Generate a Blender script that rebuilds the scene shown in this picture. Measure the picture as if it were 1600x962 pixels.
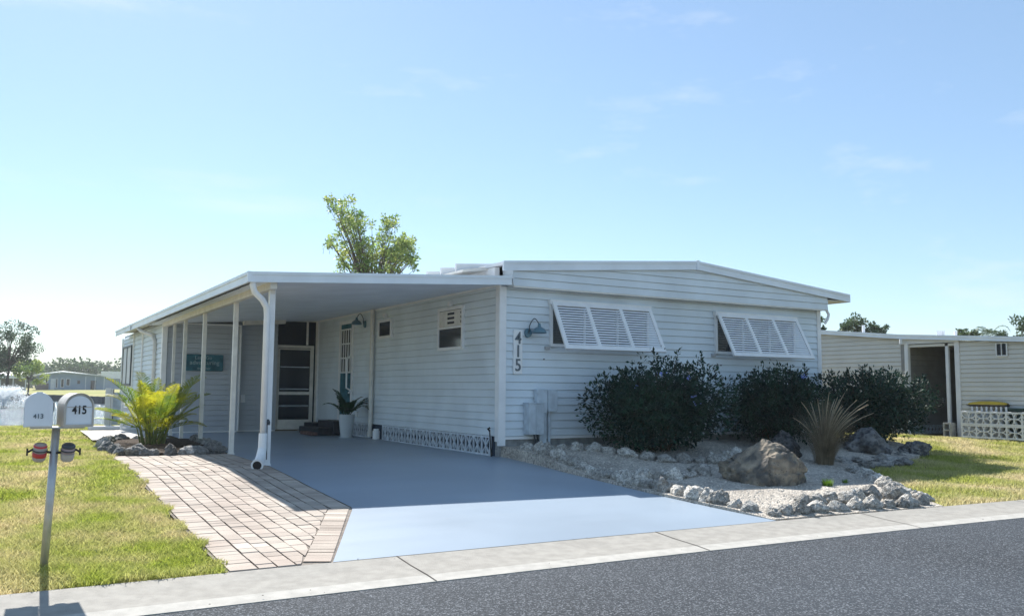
import bpy, math, random
from math import sin, cos, pi, radians, sqrt, atan2, exp
from mathutils import Vector, Matrix, noise

for o in list(bpy.data.objects): bpy.data.objects.remove(o, do_unlink=True)
SC = bpy.context.scene
COL = SC.collection
random.seed(7)

# ------------------------------------------------------------------ camera
FPX = 1368.7
YAW, PITCH, ROLL = radians(59.7386), radians(5.3492), radians(0.4706)
fv = Vector((cos(PITCH)*cos(YAW), cos(PITCH)*sin(YAW), sin(PITCH)))
rt = Vector((sin(YAW), -cos(YAW), 0)); up = rt.cross(fv)
r2 = rt*cos(ROLL)+up*sin(ROLL); u2 = r2.cross(fv)
CAM = Vector((0, 0, 1.5))
cd = bpy.data.cameras.new('camera'); cam = bpy.data.objects.new('camera', cd); COL.objects.link(cam)
cd.sensor_width = 36; cd.lens = 36*FPX/1600; cd.clip_start = .05; cd.clip_end = 4000
cam.matrix_world = Matrix(((r2.x, u2.x, -fv.x, CAM.x), (r2.y, u2.y, -fv.y, CAM.y), (r2.z, u2.z, -fv.z, CAM.z), (0, 0, 0, 1)))
SC.camera = cam
# ------------------------------------------------------------------ light
SUN_EL = radians(42.0)
sdir = Vector((.058, 1, 0)).normalized()            # towards the sun, horizontal
SUN_AZ = atan2(sdir.x, sdir.y)                      # clockwise from +Y
w = bpy.data.worlds.new('World'); SC.world = w; w.use_nodes = True
nt = w.node_tree; nt.nodes.clear()
def N(t, ty, **k):
    n = t.nodes.new(ty)
    for a, b in k.items(): setattr(n, a, b)
    return n
wo = N(nt, 'ShaderNodeOutputWorld'); bg = N(nt, 'ShaderNodeBackground')
sky = N(nt, 'ShaderNodeTexSky', sky_type='NISHITA', sun_disc=False)
sky.sun_elevation = SUN_EL; sky.sun_rotation = SUN_AZ
sky.air_density = 1.0; sky.dust_density = .2; sky.ozone_density = 3.2; sky.altitude = 0
bg.inputs[1].default_value = .080
# thin cirrus wisps, by direction on the sky
tc = N(nt, 'ShaderNodeTexCoord'); mp = N(nt, 'ShaderNodeMapping'); mp.inputs['Scale'].default_value = (1.6, 4.5, 11); mp.inputs['Rotation'].default_value = (.1, .06, .5)
nz = N(nt, 'ShaderNodeTexNoise'); nz.inputs['Scale'].default_value = 1.7; nz.inputs['Detail'].default_value = 7; nz.inputs['Roughness'].default_value = .62
cr = N(nt, 'ShaderNodeValToRGB'); cr.color_ramp.elements[0].position = .58; cr.color_ramp.elements[1].position = .82
cr.color_ramp.elements[1].color = (.38, .38, .38, 1)
mx = N(nt, 'ShaderNodeMixRGB'); mx.inputs[2].default_value = (5.6, 5.9, 6.2, 1)
L = nt.links.new
L(tc.outputs['Generated'], mp.inputs[0]); L(mp.outputs[0], nz.inputs[0]); L(nz.outputs[0], cr.inputs[0])
hz_ = N(nt, 'ShaderNodeMixRGB'); hz_.inputs[0].default_value = .34; hz_.inputs[2].default_value = (2.5, 3.6, 4.6, 1)   # humid air whitens the whole sky a little
L(sky.outputs[0], hz_.inputs[1]); L(cr.outputs[0], mx.inputs[0]); L(hz_.outputs[0], mx.inputs[1]); tn = N(nt, 'ShaderNodeMixRGB', blend_type='MULTIPLY'); tn.inputs[0].default_value = 1; tn.inputs[2].default_value = (.955, .965, .965, 1)
L(mx.outputs[0], tn.inputs[1]); L(tn.outputs[0], bg.inputs[0]); L(bg.outputs[0], wo.inputs[0])
sd = bpy.data.lights.new('sun', 'SUN'); sd.energy = 4.0; sd.angle = radians(.55); sd.color = (1, .955, .89)
sun = bpy.data.objects.new('sun', sd); COL.objects.link(sun)
S3 = Vector((sdir.x*cos(SUN_EL), sdir.y*cos(SUN_EL), sin(SUN_EL)))
sun.rotation_euler = S3.to_track_quat('Z', 'Y').to_euler(); sun.location = (0, 20, 30)
SC.view_settings.view_transform = 'Standard'; SC.view_settings.look = 'None'
SC.view_settings.exposure = 1.2; SC.view_settings.gamma = 1
SC.render.engine = 'CYCLES'
try: SC.cycles.max_bounces = 8; SC.cycles.transparent_max_bounces = 8
except Exception: pass

def ray(px, py): return fv + r2*((px-800)/FPX) - u2*((py-481)/FPX)
def at(px, py, D):                                   # point D metres away (horizontally) along a pixel's direction
    d = ray(px, py); return CAM + d*(D/sqrt(d.x*d.x+d.y*d.y))

# ------------------------------------------------------------------ helpers
def tag(o, label=None, cat=None, group=None, kind=None):
    if label: o['label'] = label
    if cat: o['category'] = cat
    if group: o['group'] = group
    if kind: o['kind'] = kind
    return o
def thing(name, label, cat, loc=(0, 0, 0), group=None):
    o = bpy.data.objects.new(name, None); COL.objects.link(o); o.location = loc; o.empty_display_size = .2
    bpy.context.view_layer.update()
    return tag(o, label, cat, group)
class MB:
    def __init__(s): s.v = []; s.f = []; s.mi = []
    def add(s, vs, fs):
        b = len(s.v); s.v.extend([tuple(x) for x in vs]); s.f.extend([tuple(b+i for i in f) for f in fs]); return s
    def box(s, a, b):
        x0, y0, z0 = a; x1, y1, z1 = b
        x0, x1 = sorted((x0, x1)); y0, y1 = sorted((y0, y1)); z0, z1 = sorted((z0, z1))
        return s.add([(x0,y0,z0),(x1,y0,z0),(x1,y1,z0),(x0,y1,z0),(x0,y0,z1),(x1,y0,z1),(x1,y1,z1),(x0,y1,z1)],
                     [(0,3,2,1),(4,5,6,7),(0,1,5,4),(1,2,6,5),(2,3,7,6),(3,0,4,7)])
    def hexa(s, p):   # 8 corner points, ordered as box()
        return s.add(p, [(0,3,2,1),(4,5,6,7),(0,1,5,4),(1,2,6,5),(2,3,7,6),(3,0,4,7)])
    def bar(s, p, q, w, h=None, ref=(0, 0, 1)):      # rectangular bar p->q
        h = h or w; p = Vector(p); q = Vector(q); d = (q-p).normalized(); a = d.cross(Vector(ref))
        if a.length < 1e-3: a = d.cross(Vector((1, 0, 0)))
        a.normalize(); b = a.cross(d).normalized()
        vs = []
        for c in (p, q):
            for i, j in ((-1,-1),(1,-1),(1,1),(-1,1)): vs.append(c+a*(i*w/2)+b*(j*h/2))
        return s.add(vs, [(0,3,2,1),(4,5,6,7),(0,1,5,4),(1,2,6,5),(2,3,7,6),(3,0,4,7)])
    def tube(s, pts, r, n=10, cap=True):
        pts = [Vector(p) for p in pts]; rs = r if isinstance(r, (list, tuple)) else [r]*len(pts)
        b = len(s.v); prev = None
        for i, p in enumerate(pts):
            d = (pts[min(i+1, len(pts)-1)]-pts[max(i-1, 0)]).normalized()
            if prev is None:
                a = d.cross(Vector((0, 0, 1)))
                if a.length < 1e-2: a = d.cross(Vector((1, 0, 0)))
            else: a = prev - d*prev.dot(d)
            a.normalize(); prev = a; c = d.cross(a)
            for k in range(n):
                t = 2*pi*k/n; s.v.append(tuple(p+(a*cos(t)+c*sin(t))*rs[i]))
        for i in range(len(pts)-1):
            for k in range(n):
                k2 = (k+1) % n; s.f.append((b+i*n+k, b+i*n+k2, b+(i+1)*n+k2, b+(i+1)*n+k))
        if cap:
            s.f.append(tuple(b+k for k in range(n))[::-1]); s.f.append(tuple(b+(len(pts)-1)*n+k for k in range(n)))
        return s
    def lathe(s, prof, c=(0, 0, 0), n=24, axis='z'):
        b = len(s.v)
        for (r, z) in prof:
            for k in range(n):
                t = 2*pi*k/n; x, y = r*cos(t), r*sin(t)
                q = (x, y, z) if axis == 'z' else ((x, z, y) if axis == 'y' else (z, x, y))
                s.v.append((c[0]+q[0], c[1]+q[1], c[2]+q[2]))
        for i in range(len(prof)-1):
            for k in range(n):
                k2 = (k+1) % n; s.f.append((b+i*n+k, b+i*n+k2, b+(i+1)*n+k2, b+(i+1)*n+k))
        return s
    def build(s, name, mat, parent=None, smooth=False, bevel=0, label=None, attr=None):
        me = bpy.data.meshes.new(name); me.from_pydata(s.v, [], s.f); me.materials.append(mat)
        if attr is not None:
            a = me.attributes.new('rnd', 'FLOAT', 'FACE'); a.data.foreach_set('value', attr)
        if smooth: me.polygons.foreach_set('use_smooth', [True]*len(me.polygons))
        me.update()
        o = bpy.data.objects.new(name, me); COL.objects.link(o)
        if parent is not None:
            o.parent = parent
            # vertices are written in world space: keep them there
            o.matrix_parent_inverse = PINV.get(parent.name) or parent.matrix_world.inverted()
        if bevel:
            m = o.modifiers.new('bevel', 'BEVEL'); m.width = bevel; m.segments = 2; m.limit_method = 'ANGLE'
            m.harden_normals = False
        if label: o['label'] = label
        return o
PINV = {}
def mark(o):                     # part at world coordinates that itself parents sub-parts
    bpy.context.view_layer.update(); return o
def text_mesh(name, txt, mat, parent, origin, xdir, zdir, size, ext=.004, bold=0, align='CENTER', sx=1):
    cu = bpy.data.curves.new('t', 'FONT'); cu.body = txt; cu.size = size; cu.extrude = ext; cu.offset = bold; cu.align_x = align; cu.align_y = 'CENTER'
    to = bpy.data.objects.new('t', cu); COL.objects.link(to); bpy.context.view_layer.update()
    me = bpy.data.meshes.new_from_object(to.evaluated_get(bpy.context.evaluated_depsgraph_get()))
    bpy.data.objects.remove(to); 
    x = Vector(xdir).normalized(); z = Vector(zdir).normalized(); n = x.cross(z)
    M = Matrix(((x.x, z.x, n.x, origin[0]), (x.y, z.y, n.y, origin[1]), (x.z, z.z, n.z, origin[2]), (0, 0, 0, 1)))
    me.transform(Matrix.Diagonal((sx, 1, 1, 1))); me.transform(M); me.materials.clear(); me.materials.append(mat); me.name = name
    o = bpy.data.objects.new(name, me); COL.objects.link(o); o.parent = parent
    o.matrix_parent_inverse = parent.matrix_world.inverted()
    return o

# ------------------------------------------------------------------ materials
def mat(name, col, rough=.6, spec=.5, var=.08, vscale=3, bump=0, bscale=40, metal=0, col2=None, tr=0, attr=False, detail=4, coat=0, mask=(.35, .65)):
    m = bpy.data.materials.new(name); m.use_nodes = True; t = m.node_tree; b = t.nodes['Principled BSDF']
    b.inputs['Roughness'].default_value = rough; b.inputs['Metallic'].default_value = metal
    b.inputs['Specular IOR Level'].default_value = spec; b.inputs['Coat Weight'].default_value = coat
    tcn = N(t, 'ShaderNodeTexCoord'); ns = N(t, 'ShaderNodeTexNoise'); ns.inputs['Scale'].default_value = vscale; ns.inputs['Detail'].default_value = detail
    t.links.new(tcn.outputs['Object'], ns.inputs[0])
    rp = N(t, 'ShaderNodeValToRGB'); rp.color_ramp.elements[0].position = mask[0]; rp.color_ramp.elements[1].position = mask[1]
    c2 = col2 or tuple(min(1, c*(1+var)) for c in col)
    c1 = col if col2 else tuple(c*(1-var) for c in col)
    rp.color_ramp.elements[0].color = (*c1, 1); rp.color_ramp.elements[1].color = (*c2, 1)
    t.links.new(ns.outputs[0], rp.inputs[0]); out = rp.outputs[0]
    if attr:
        at_ = N(t, 'ShaderNodeAttribute', attribute_name='rnd'); hs = N(t, 'ShaderNodeHueSaturation')
        ma = N(t, 'ShaderNodeMapRange'); ma.inputs[3].default_value = .72; ma.inputs[4].default_value = 1.28
        t.links.new(at_.outputs['Fac'], ma.inputs[0]); t.links.new(ma.outputs[0], hs.inputs['Value']); t.links.new(out, hs.inputs['Color']); out = hs.outputs[0]
    t.links.new(out, b.inputs['Base Color'])
    if bump:
        n2 = N(t, 'ShaderNodeTexNoise'); n2.inputs['Scale'].default_value = bscale; n2.inputs['Detail'].default_value = 5
        bp = N(t, 'ShaderNodeBump'); bp.inputs['Strength'].default_value = bump; bp.inputs['Distance'].default_value = .02
        t.links.new(tcn.outputs['Object'], n2.inputs[0]); t.links.new(n2.outputs[0], bp.inputs['Height']); t.links.new(bp.outputs[0], b.inputs['Normal'])
    if tr:
        tl = N(t, 'ShaderNodeBsdfTranslucent'); ms = N(t, 'ShaderNodeMixShader'); ms.inputs[0].default_value = tr
        t.links.new(out, tl.inputs[0]); t.links.new(b.outputs[0], ms.inputs[1]); t.links.new(tl.outputs[0], ms.inputs[2])
        t.links.new(ms.outputs[0], t.nodes['Material Output'].inputs[0])
    return m
def tr_mix(m): pass
M = {}
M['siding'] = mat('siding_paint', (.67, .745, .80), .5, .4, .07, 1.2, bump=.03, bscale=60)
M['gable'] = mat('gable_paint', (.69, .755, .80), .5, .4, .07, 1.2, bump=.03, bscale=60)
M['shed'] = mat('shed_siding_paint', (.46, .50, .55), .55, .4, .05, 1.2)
M['louvre'] = mat('louvre_paint', (.74, .78, .84), .45, .5, .04, 5)
M['white'] = mat('white_paint', (.82, .83, .84), .45, .5, .04, 5)
M['fascia'] = mat('fascia_metal', (.77, .83, .89), .4, .5, .05, 2)
M['ceil'] = mat('ceiling_panel', (.74, .80, .88), .5, .4, .05, 2)
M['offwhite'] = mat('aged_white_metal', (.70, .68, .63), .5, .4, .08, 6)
M['darkglass'] = mat('dark_glass', (.012, .02, .03), .08, .6, .1)
M['screen'] = mat('insect_screen', (.014, .022, .035), .45, .4, .1)
M['lamp'] = mat('blue_steel_enamel', (.10, .20, .26), .35, .5, .1, 20)
M['darkmetal'] = mat('dark_metal', (.05, .06, .07), .5, .5, .1)
M['digit'] = mat('grey_digit_metal', (.10, .13, .16), .4, .5, .1, metal=.3)
M['box'] = mat('utility_box_paint', (.50, .57, .63), .5, .4, .12, 8)
M['skirt'] = mat('lattice_block_paint', (.62, .68, .74), .7, .3, .1, 8)
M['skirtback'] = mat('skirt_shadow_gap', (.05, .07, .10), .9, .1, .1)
M['cblock'] = mat('concrete_block', (.30, .31, .31), .9, .2, .18, 9, bump=.4, bscale=80)
M['teal'] = mat('teal_painted_wood', (.035, .13, .17), .6, .3, .25, 6)
M['tealtxt'] = mat('pale_teal_lettering', (.30, .42, .45), .7, .2, .1)
M['black'] = mat('black_plastic', (.012, .012, .014), .45, .5, .1)
M['planter'] = mat('pale_grey_ceramic', (.52, .57, .60), .35, .5, .05)
M['darkbrown'] = mat('dark_step_timber', (.035, .04, .05), .7, .3, .2, 12)
M['brick'] = mat('old_red_brick', (.16, .10, .09), .9, .2, .3, 14)
M['drive'] = None
# house: painted drive
def drive_mat():
    m = mat('blue_grey_driveway_paint', (.30, .368, .445), .34, .42, .08, .5, bump=.03, bscale=180); t = m.node_tree; b = t.nodes['Principled BSDF']
    n = N(t, 'ShaderNodeTexNoise'); n.inputs['Scale'].default_value = 1.1; n.inputs['Detail'].default_value = 6
    tcn = N(t, 'ShaderNodeTexCoord'); mpn = N(t, 'ShaderNodeMapping'); mpn.inputs['Scale'].default_value = (.5, 2.2, 1)
    mr = N(t, 'ShaderNodeMapRange'); mr.inputs[1].default_value = .3; mr.inputs[2].default_value = .75; mr.inputs[3].default_value = .33; mr.inputs[4].default_value = .37
    t.links.new(tcn.outputs['Object'], mpn.inputs[0]); t.links.new(mpn.outputs[0], n.inputs[0]); t.links.new(n.outputs[0], mr.inputs[0]); t.links.new(mr.outputs[0], b.inputs['Roughness'])
    return m
M['drive'] = drive_mat()
def asphalt_mat():
    m = mat('asphalt', (.040, .049, .060), .85, .3, .22, .35, detail=6); t = m.node_tree; b = t.nodes['Principled BSDF']
    base = b.inputs['Base Color'].links[0].from_socket
    tcn = N(t, 'ShaderNodeTexCoord'); v = N(t, 'ShaderNodeTexVoronoi'); v.inputs['Scale'].default_value = 95
    n = N(t, 'ShaderNodeTexNoise'); n.inputs['Scale'].default_value = 110; n.inputs['Detail'].default_value = 3
    bw = N(t, 'ShaderNodeSeparateColor')
    r = N(t, 'ShaderNodeValToRGB'); r.color_ramp.elements[0].position = .70; r.color_ramp.elements[1].position = 1.0
    mxx = N(t, 'ShaderNodeMixRGB'); mxx.inputs[2].default_value = (.23, .25, .28, 1)
    for a in (v, n): t.links.new(tcn.outputs['Object'], a.inputs[0])
    t.links.new(v.outputs['Color'], bw.inputs[0]); t.links.new(bw.outputs[0], r.inputs[0]); t.links.new(r.outputs[0], mxx.inputs[0]); t.links.new(base, mxx.inputs[1])
    t.links.new(mxx.outputs[0], b.inputs['Base Color'])
    bp = N(t, 'ShaderNodeBump'); bp.inputs['Strength'].default_value = 1; bp.inputs['Distance'].default_value = .012
    ad = N(t, 'ShaderNodeMath', operation='ADD'); t.links.new(v.outputs['Distance'], ad.inputs[0]); t.links.new(n.outputs[0], ad.inputs[1])
    t.links.new(ad.outputs[0], bp.inputs['Height']); t.links.new(bp.outputs[0], b.inputs['Normal'])
    return m
M['asphalt'] = asphalt_mat()
M['kerb'] = mat('concrete_kerb', (.33, .315, .285), .9, .2, .10, 9, bump=.35, bscale=90, detail=8)
M['gutter'] = mat('concrete_gutter', (.43, .415, .38), .9, .2, .10, 9, bump=.3, bscale=90, detail=8)
M['joint'] = mat('kerb_joint_dirt', (.10, .09, .08), .95, .1, .2)
M['paver'] = mat('pink_buff_paver', (.36, .30, .255), .85, .2, col2=(.44, .385, .33), vscale=1.6, bump=.35, bscale=70, attr=True, detail=7)
M['sand'] = mat('joint_sand', (.22, .195, .17), .95, .1, .3, 20)
M['slab'] = mat('path_concrete', (.52, .50, .47), .9, .2, .08, 4, bump=.2, bscale=60)
M['mulch'] = mat('dark_mulch', (.06, .045, .035), .95, .1, .5, 30, bump=1, bscale=60)
def ground_mat():
    m = mat('soil_and_thatch', (.20, .18, .085), .95, .1, col2=(.32, .26, .15), vscale=1.1, bump=.6, bscale=50, detail=8)
    return m
M['soil'] = ground_mat()
M['grassfar'] = mat('far_lawn', (.22, .25, .07), .95, .1, col2=(.36, .32, .15), vscale=.08, detail=7)
def gravel_mat():
    m = mat('shell_gravel', (.44, .40, .35), .95, .15, col2=(.62, .57, .50), vscale=2.2, detail=8); t = m.node_tree; b = t.nodes['Principled BSDF']
    tcn = N(t, 'ShaderNodeTexCoord'); v = N(t, 'ShaderNodeTexVoronoi'); v.inputs['Scale'].default_value = 38
    bw = N(t, 'ShaderNodeSeparateColor'); mr = N(t, 'ShaderNodeMapRange'); mr.inputs[3].default_value = .55; mr.inputs[4].default_value = 1.15
    hs = N(t, 'ShaderNodeHueSaturation'); base = b.inputs['Base Color'].links[0].from_socket
    t.links.new(tcn.outputs['Object'], v.inputs[0]); t.links.new(v.outputs['Color'], bw.inputs[0]); t.links.new(bw.outputs[0], mr.inputs[0]); t.links.new(mr.outputs[0], hs.inputs['Value'])
    t.links.new(base, hs.inputs['Color']); t.links.new(hs.outputs[0], b.inputs['Base Color'])
    bp = N(t, 'ShaderNodeBump'); bp.inputs['Strength'].default_value = 1; bp.inputs['Distance'].default_value = .02; bp.invert = True
    t.links.new(v.outputs['Distance'], bp.inputs['Height']); t.links.new(bp.outputs[0], b.inputs['Normal'])
    return m
M['gravel'] = gravel_mat()
M['pebble'] = mat('shell_pebbles', (.52, .48, .42), .9, .2, .3, 25, attr=True)
def rock_mat(name, c1, c2, cpit, ps=9, pos=(.42, .58), pitpos=(.02, .2)):
    m = mat(name, c1, .95, .15, col2=c2, vscale=2.6, detail=9, mask=pos); t = m.node_tree; b = t.nodes['Principled BSDF']
    tcn = N(t, 'ShaderNodeTexCoord'); v = N(t, 'ShaderNodeTexVoronoi'); v.inputs['Scale'].default_value = ps
    n = N(t, 'ShaderNodeTexNoise'); n.inputs['Scale'].default_value = ps*1.5; n.inputs['Detail'].default_value = 8; n.inputs['Roughness'].default_value = .7
    oi = N(t, 'ShaderNodeObjectInfo'); va = N(t, 'ShaderNodeVectorMath', operation='ADD'); sc = N(t, 'ShaderNodeVectorMath', operation='SCALE'); sc.inputs['Scale'].default_value = 30
    cb = N(t, 'ShaderNodeCombineXYZ'); t.links.new(oi.outputs['Random'], cb.inputs[0]); t.links.new(cb.outputs[0], sc.inputs[0])
    t.links.new(tcn.outputs['Object'], va.inputs[0]); t.links.new(sc.outputs[0], va.inputs[1])
    for a in (v, n): t.links.new(va.outputs[0], a.inputs[0])
    r = N(t, 'ShaderNodeValToRGB'); r.color_ramp.elements[0].position = pitpos[0]; r.color_ramp.elements[1].position = pitpos[1]
    mu = N(t, 'ShaderNodeMath', operation='MULTIPLY'); t.links.new(v.outputs['Distance'], mu.inputs[0]); t.links.new(n.outputs[0], mu.inputs[1])
    t.links.new(mu.outputs[0], r.inputs[0]); base = b.inputs['Base Color'].links[0].from_socket
    mxx = N(t, 'ShaderNodeMixRGB'); mxx.inputs[1].default_value = (*cpit, 1); t.links.new(r.outputs[0], mxx.inputs[0]); t.links.new(base, mxx.inputs[2])
    hs = N(t, 'ShaderNodeHueSaturation'); mr = N(t, 'ShaderNodeMapRange'); mr.inputs[3].default_value = .6; mr.inputs[4].default_value = 1.25
    t.links.new(oi.outputs['Random'], mr.inputs[0]); t.links.new(mr.outputs[0], hs.inputs['Value']); t.links.new(mxx.outputs[0], hs.inputs['Color'])
    t.links.new(hs.outputs[0], b.inputs['Base Color'])
    bp = N(t, 'ShaderNodeBump'); bp.inputs['Strength'].default_value = 1; bp.inputs['Distance'].default_value = .05
    t.links.new(mu.outputs[0], bp.inputs['Height']); t.links.new(bp.outputs[0], b.inputs['Normal'])
    return m
M['coral'] = rock_mat('pitted_coral_rock', (.46, .44, .40), (.82, .79, .73), (.07, .065, .06), 7)
M['greyrock'] = rock_mat('grey_field_rock', (.28, .28, .27), (.50, .49, .47), (.12, .12, .12), 8)
M['boulder'] = rock_mat('brown_grey_boulder', (.13, .125, .115), (.44, .37, .28), (.05, .05, .05), 9, (.42, .66), (.0, .10))
M['darkrock'] = rock_mat('dark_grey_rock', (.07, .075, .08), (.20, .20, .20), (.04, .04, .045), 5)
def leafmat(name, c, c2, tr=.35, rough=.5, vs=6, spec=.4, mask=(.35, .65)):
    return mat(name, c, rough, spec, col2=c2, vscale=vs, tr=tr, attr=True, mask=mask)
M['bush'] = leafmat('dark_shrub_leaf', (.007, .028, .028), (.026, .072, .042), .15, .55, 3, .25)
M['twig'] = mat('twig_bark', (.06, .045, .03), .9, .1, .2)
M['blueflower'] = mat('blue_petals', (.28, .36, .80), .6, .2, .1, tr=.3)
M['whiteflower'] = mat('white_seed_heads', (.7, .68, .6), .7, .2, .1, tr=.3)
M['grass'] = leafmat('grass_blades', (.37, .43, .075), (.66, .56, .32), .45, .6, 1.3, .25, mask=(.38, .66))
M['grass2'] = leafmat('lawn_blades', (.40, .44, .10), (.68, .59, .35), .45, .6, .8, .25, mask=(.38, .64))
M['palm'] = leafmat('palm_leaflets', (.14, .24, .03), (.48, .46, .03), .5, .4, 2.2, .5, mask=(.38, .58))
M['palmstem'] = mat('palm_cane', (.16, .18, .05), .5, .4, .2, 12)
M['potplant'] = leafmat('houseplant_leaf', (.02, .06, .035), (.04, .10, .05), .3)
M['tan'] = leafmat('dry_grass_blades', (.15, .12, .08), (.34, .28, .19), .35, .7, 5)
M['tree'] = leafmat('tree_leaf', (.15, .27, .09), (.38, .44, .12), .55, .45, .9)
M['treefar'] = leafmat('far_tree_leaf', (.055, .10, .055), (.10, .15, .07), .3, .6, .4)
M['bark'] = mat('tree_bark', (.13, .11, .09), .9, .1, .25, 8, bump=.6, bscale=30)
def water_mat():
    m = mat('lake_water', (.06, .10, .12), .06, .28, .1); t = m.node_tree; b = t.nodes['Principled BSDF']
    tcn = N(t, 'ShaderNodeTexCoord'); mpn = N(t, 'ShaderNodeMapping'); mpn.inputs['Scale'].default_value = (1, .55, 1)
    n = N(t, 'ShaderNodeTexNoise'); n.inputs['Scale'].default_value = 2.1; n.inputs['Detail'].default_value = 5; n.inputs['Roughness'].default_value = .65
    bp = N(t, 'ShaderNodeBump'); bp.inputs['Strength'].default_value = 1; bp.inputs['Distance'].default_value = .5
    t.links.new(tcn.outputs['Object'], mpn.inputs[0]); t.links.new(mpn.outputs[0], n.inputs[0]); t.links.new(n.outputs[0], bp.inputs['Height']); t.links.new(bp.outputs[0], b.inputs['Normal'])
    b.inputs['Roughness'].default_value = .12
    return m
M['water'] = water_mat()
M['spray'] = mat('fountain_water_drops', (.85, .88, .9), .3, .5, .03, tr=.5)
M['mailwhite'] = mat('mailbox_white_enamel', (.76, .80, .85), .4, .5, .04)
M['mailtan'] = mat('mailbox_tan_rim', (.50, .47, .42), .5, .4, .1, 12)
M['galv'] = mat('galvanised_steel', (.50, .51, .52), .42, .5, .12, 9, metal=.55)
M['redplast'] = mat('red_plastic', (.55, .05, .05), .35, .5, .1)
M['frost'] = mat('frosted_clear_plastic', (.62, .60, .60), .25, .5, .08, tr=.4)
M['mauve'] = mat('faded_mauve_cap', (.35, .29, .33), .4, .5, .1)
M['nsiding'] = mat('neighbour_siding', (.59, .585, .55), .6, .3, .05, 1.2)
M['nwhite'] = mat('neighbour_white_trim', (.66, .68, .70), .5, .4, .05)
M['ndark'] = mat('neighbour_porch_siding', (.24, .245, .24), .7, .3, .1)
M['yellow'] = mat('yellow_plastic_lid', (.62, .40, .03), .4, .5, .12, 5)
M['dkgreen'] = mat('dark_green_plastic', (.02, .05, .04), .5, .4, .1)
M['seawall'] = mat('seawall_timber', (.09, .095, .10), .9, .2, .35, .6)
M['farblue'] = mat('far_house_blue_siding', (.30, .37, .46), .7, .3, .08, .5)
M['farbrick'] = mat('far_house_brick', (.26, .22, .20), .9, .2, .1)
M['roofwhite'] = mat('white_roof_coating', (.74, .76, .78), .6, .3, .05)

# ------------------------------------------------------------------ ground
PROF = [(-500, 0.0), (6.4, 0.0), (7.0, .05), (8, .09), (9, .14), (10, .19), (11, .24), (12, .30), (13, .35), (16, .365), (22, .38), (27, .33), (32, .18), (35.2, .03)]
def zg(y):
    for (a, za), (b, zb) in zip(PROF, PROF[1:]):
        if a <= y <= b: return za+(zb-za)*(y-a)/(b-a)
    return PROF[-1][1]
def sstep(a, b, x):
    t = min(1, max(0, (x-a)/(b-a))); return t*t*(3-2*t)
def clipY(poly, y0, y1):
    def cl(P, keep, yc):
        out = []
        for i in range(len(P)):
            a, b = P[i-1], P[i]
            ia, ib = keep(a[1]), keep(b[1])
            if ia != ib:
                t = (yc-a[1])/(b[1]-a[1]); out.append((a[0]+(b[0]-a[0])*t, yc))
            if ib: out.append(b)
        return out
    P = cl(poly, lambda y: y >= y0-1e-9, y0)
    return cl(P, lambda y: y <= y1+1e-9, y1) if P else P
def sheet(poly, dz, zf=zg, dy=.5):
    ys = sorted(p[1] for p in poly); y = ys[0]; mb = MB()
    cuts = sorted(set([ys[0], ys[-1]]+[c for c, _ in PROF if ys[0] < c < ys[-1]]+[ys[0]+dy*k for k in range(int((ys[-1]-ys[0])/dy)+1)]))
    for a, b in zip(cuts, cuts[1:]):
        if b-a < 1e-4: continue
        P = clipY(poly, a, b)
        if len(P) >= 3:
            mb.add([(x, yy, zf(yy)+dz) for x, yy in P], [tuple(range(len(P)))])
    # consistent upward normals
    for i, f in enumerate(mb.f):
        n = sum((mb.v[f[k]][0]*mb.v[f[(k+1) % len(f)]][1]-mb.v[f[(k+1) % len(f)]][0]*mb.v[f[k]][1]) for k in range(len(f)))
        if n < 0: mb.f[i] = f[::-1]
    return mb
def struct(name, mb, m): return tag(mb.build(name, m), kind='structure')
def kerbback(x):
    x = min(max(x, -20), 30); return 7.17-.0028*(x-4)**2 if -2 < x < 16 else 7.17-.0028*(min(max(x, -2), 16)-4)**2

# one great sheet of ground out to the horizon (lake bed dips in the middle)
gm = MB()
xs = [-1500, -300, -60, -20, -5, 2, 10, 25, 60, 150, 400, 1500]
gp = [(-1500, -.06), (6.3, -.06), (7.0, .0), (8, .05), (9, .10), (10, .15), (11, .20), (12, .26), (13, .31), (16, .325), (22, .34), (27, .29), (32, .14), (35.2, -.02), (36.2, -.9), (80, -1.2), (88, -1.2)]
for (ya, za), (yb, zb) in zip(gp, gp[1:]):
    for xa, xb in zip(xs, xs[1:]):
        gm.add([(xa, ya, za), (xb, ya, za), (xb, yb, zb), (xa, yb, zb)], [(0, 1, 2, 3)])
gm.add([(-1500, 88, -1.2), (1500, 88, -1.2), (1500, 260, -1.2), (-1500, 260, -1.2), (-1500, 1800, 2.0), (1500, 1800, 2.0)], [(0, 1, 2, 3), (3, 2, 5, 4)])
struct('ground', gm, M['soil'])
# far shore behind the seawall
sw = [at(-260, 613, 128), at(50, 615, 113), at(110, 617, 101), at(162, 618.7, 88), at(300, 620, 76), at(700, 620, 66), at(2000, 640, 200)]
sw = [(p.x, p.y) for p in sw]
fs = MB()
far = [(x*6, y*3+0 if y > 0 else 900) for x, y in sw]
far = [(-420, 700), (-60, 700), (30, 700), (160, 700), (420, 700), (900, 700), (1500, 700)]
mid = []
for (x, y) in sw: d = sqrt(x*x+y*y); mid.append((x*(d+60)/d, y*(d+60)/d))
for i in range(len(sw)-1):
    fs.add([(*sw[i], .57), (*sw[i+1], .57), (*mid[i+1], .97), (*mid[i], .97)], [(0, 1, 2, 3)])
    fs.add([(*mid[i], .97), (*mid[i+1], .97), (*far[i+1], 1.2), (*far[i], 1.2)], [(0, 1, 2, 3)])
struct('far_shore', fs, M['grassfar'])
swm = MB()
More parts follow.
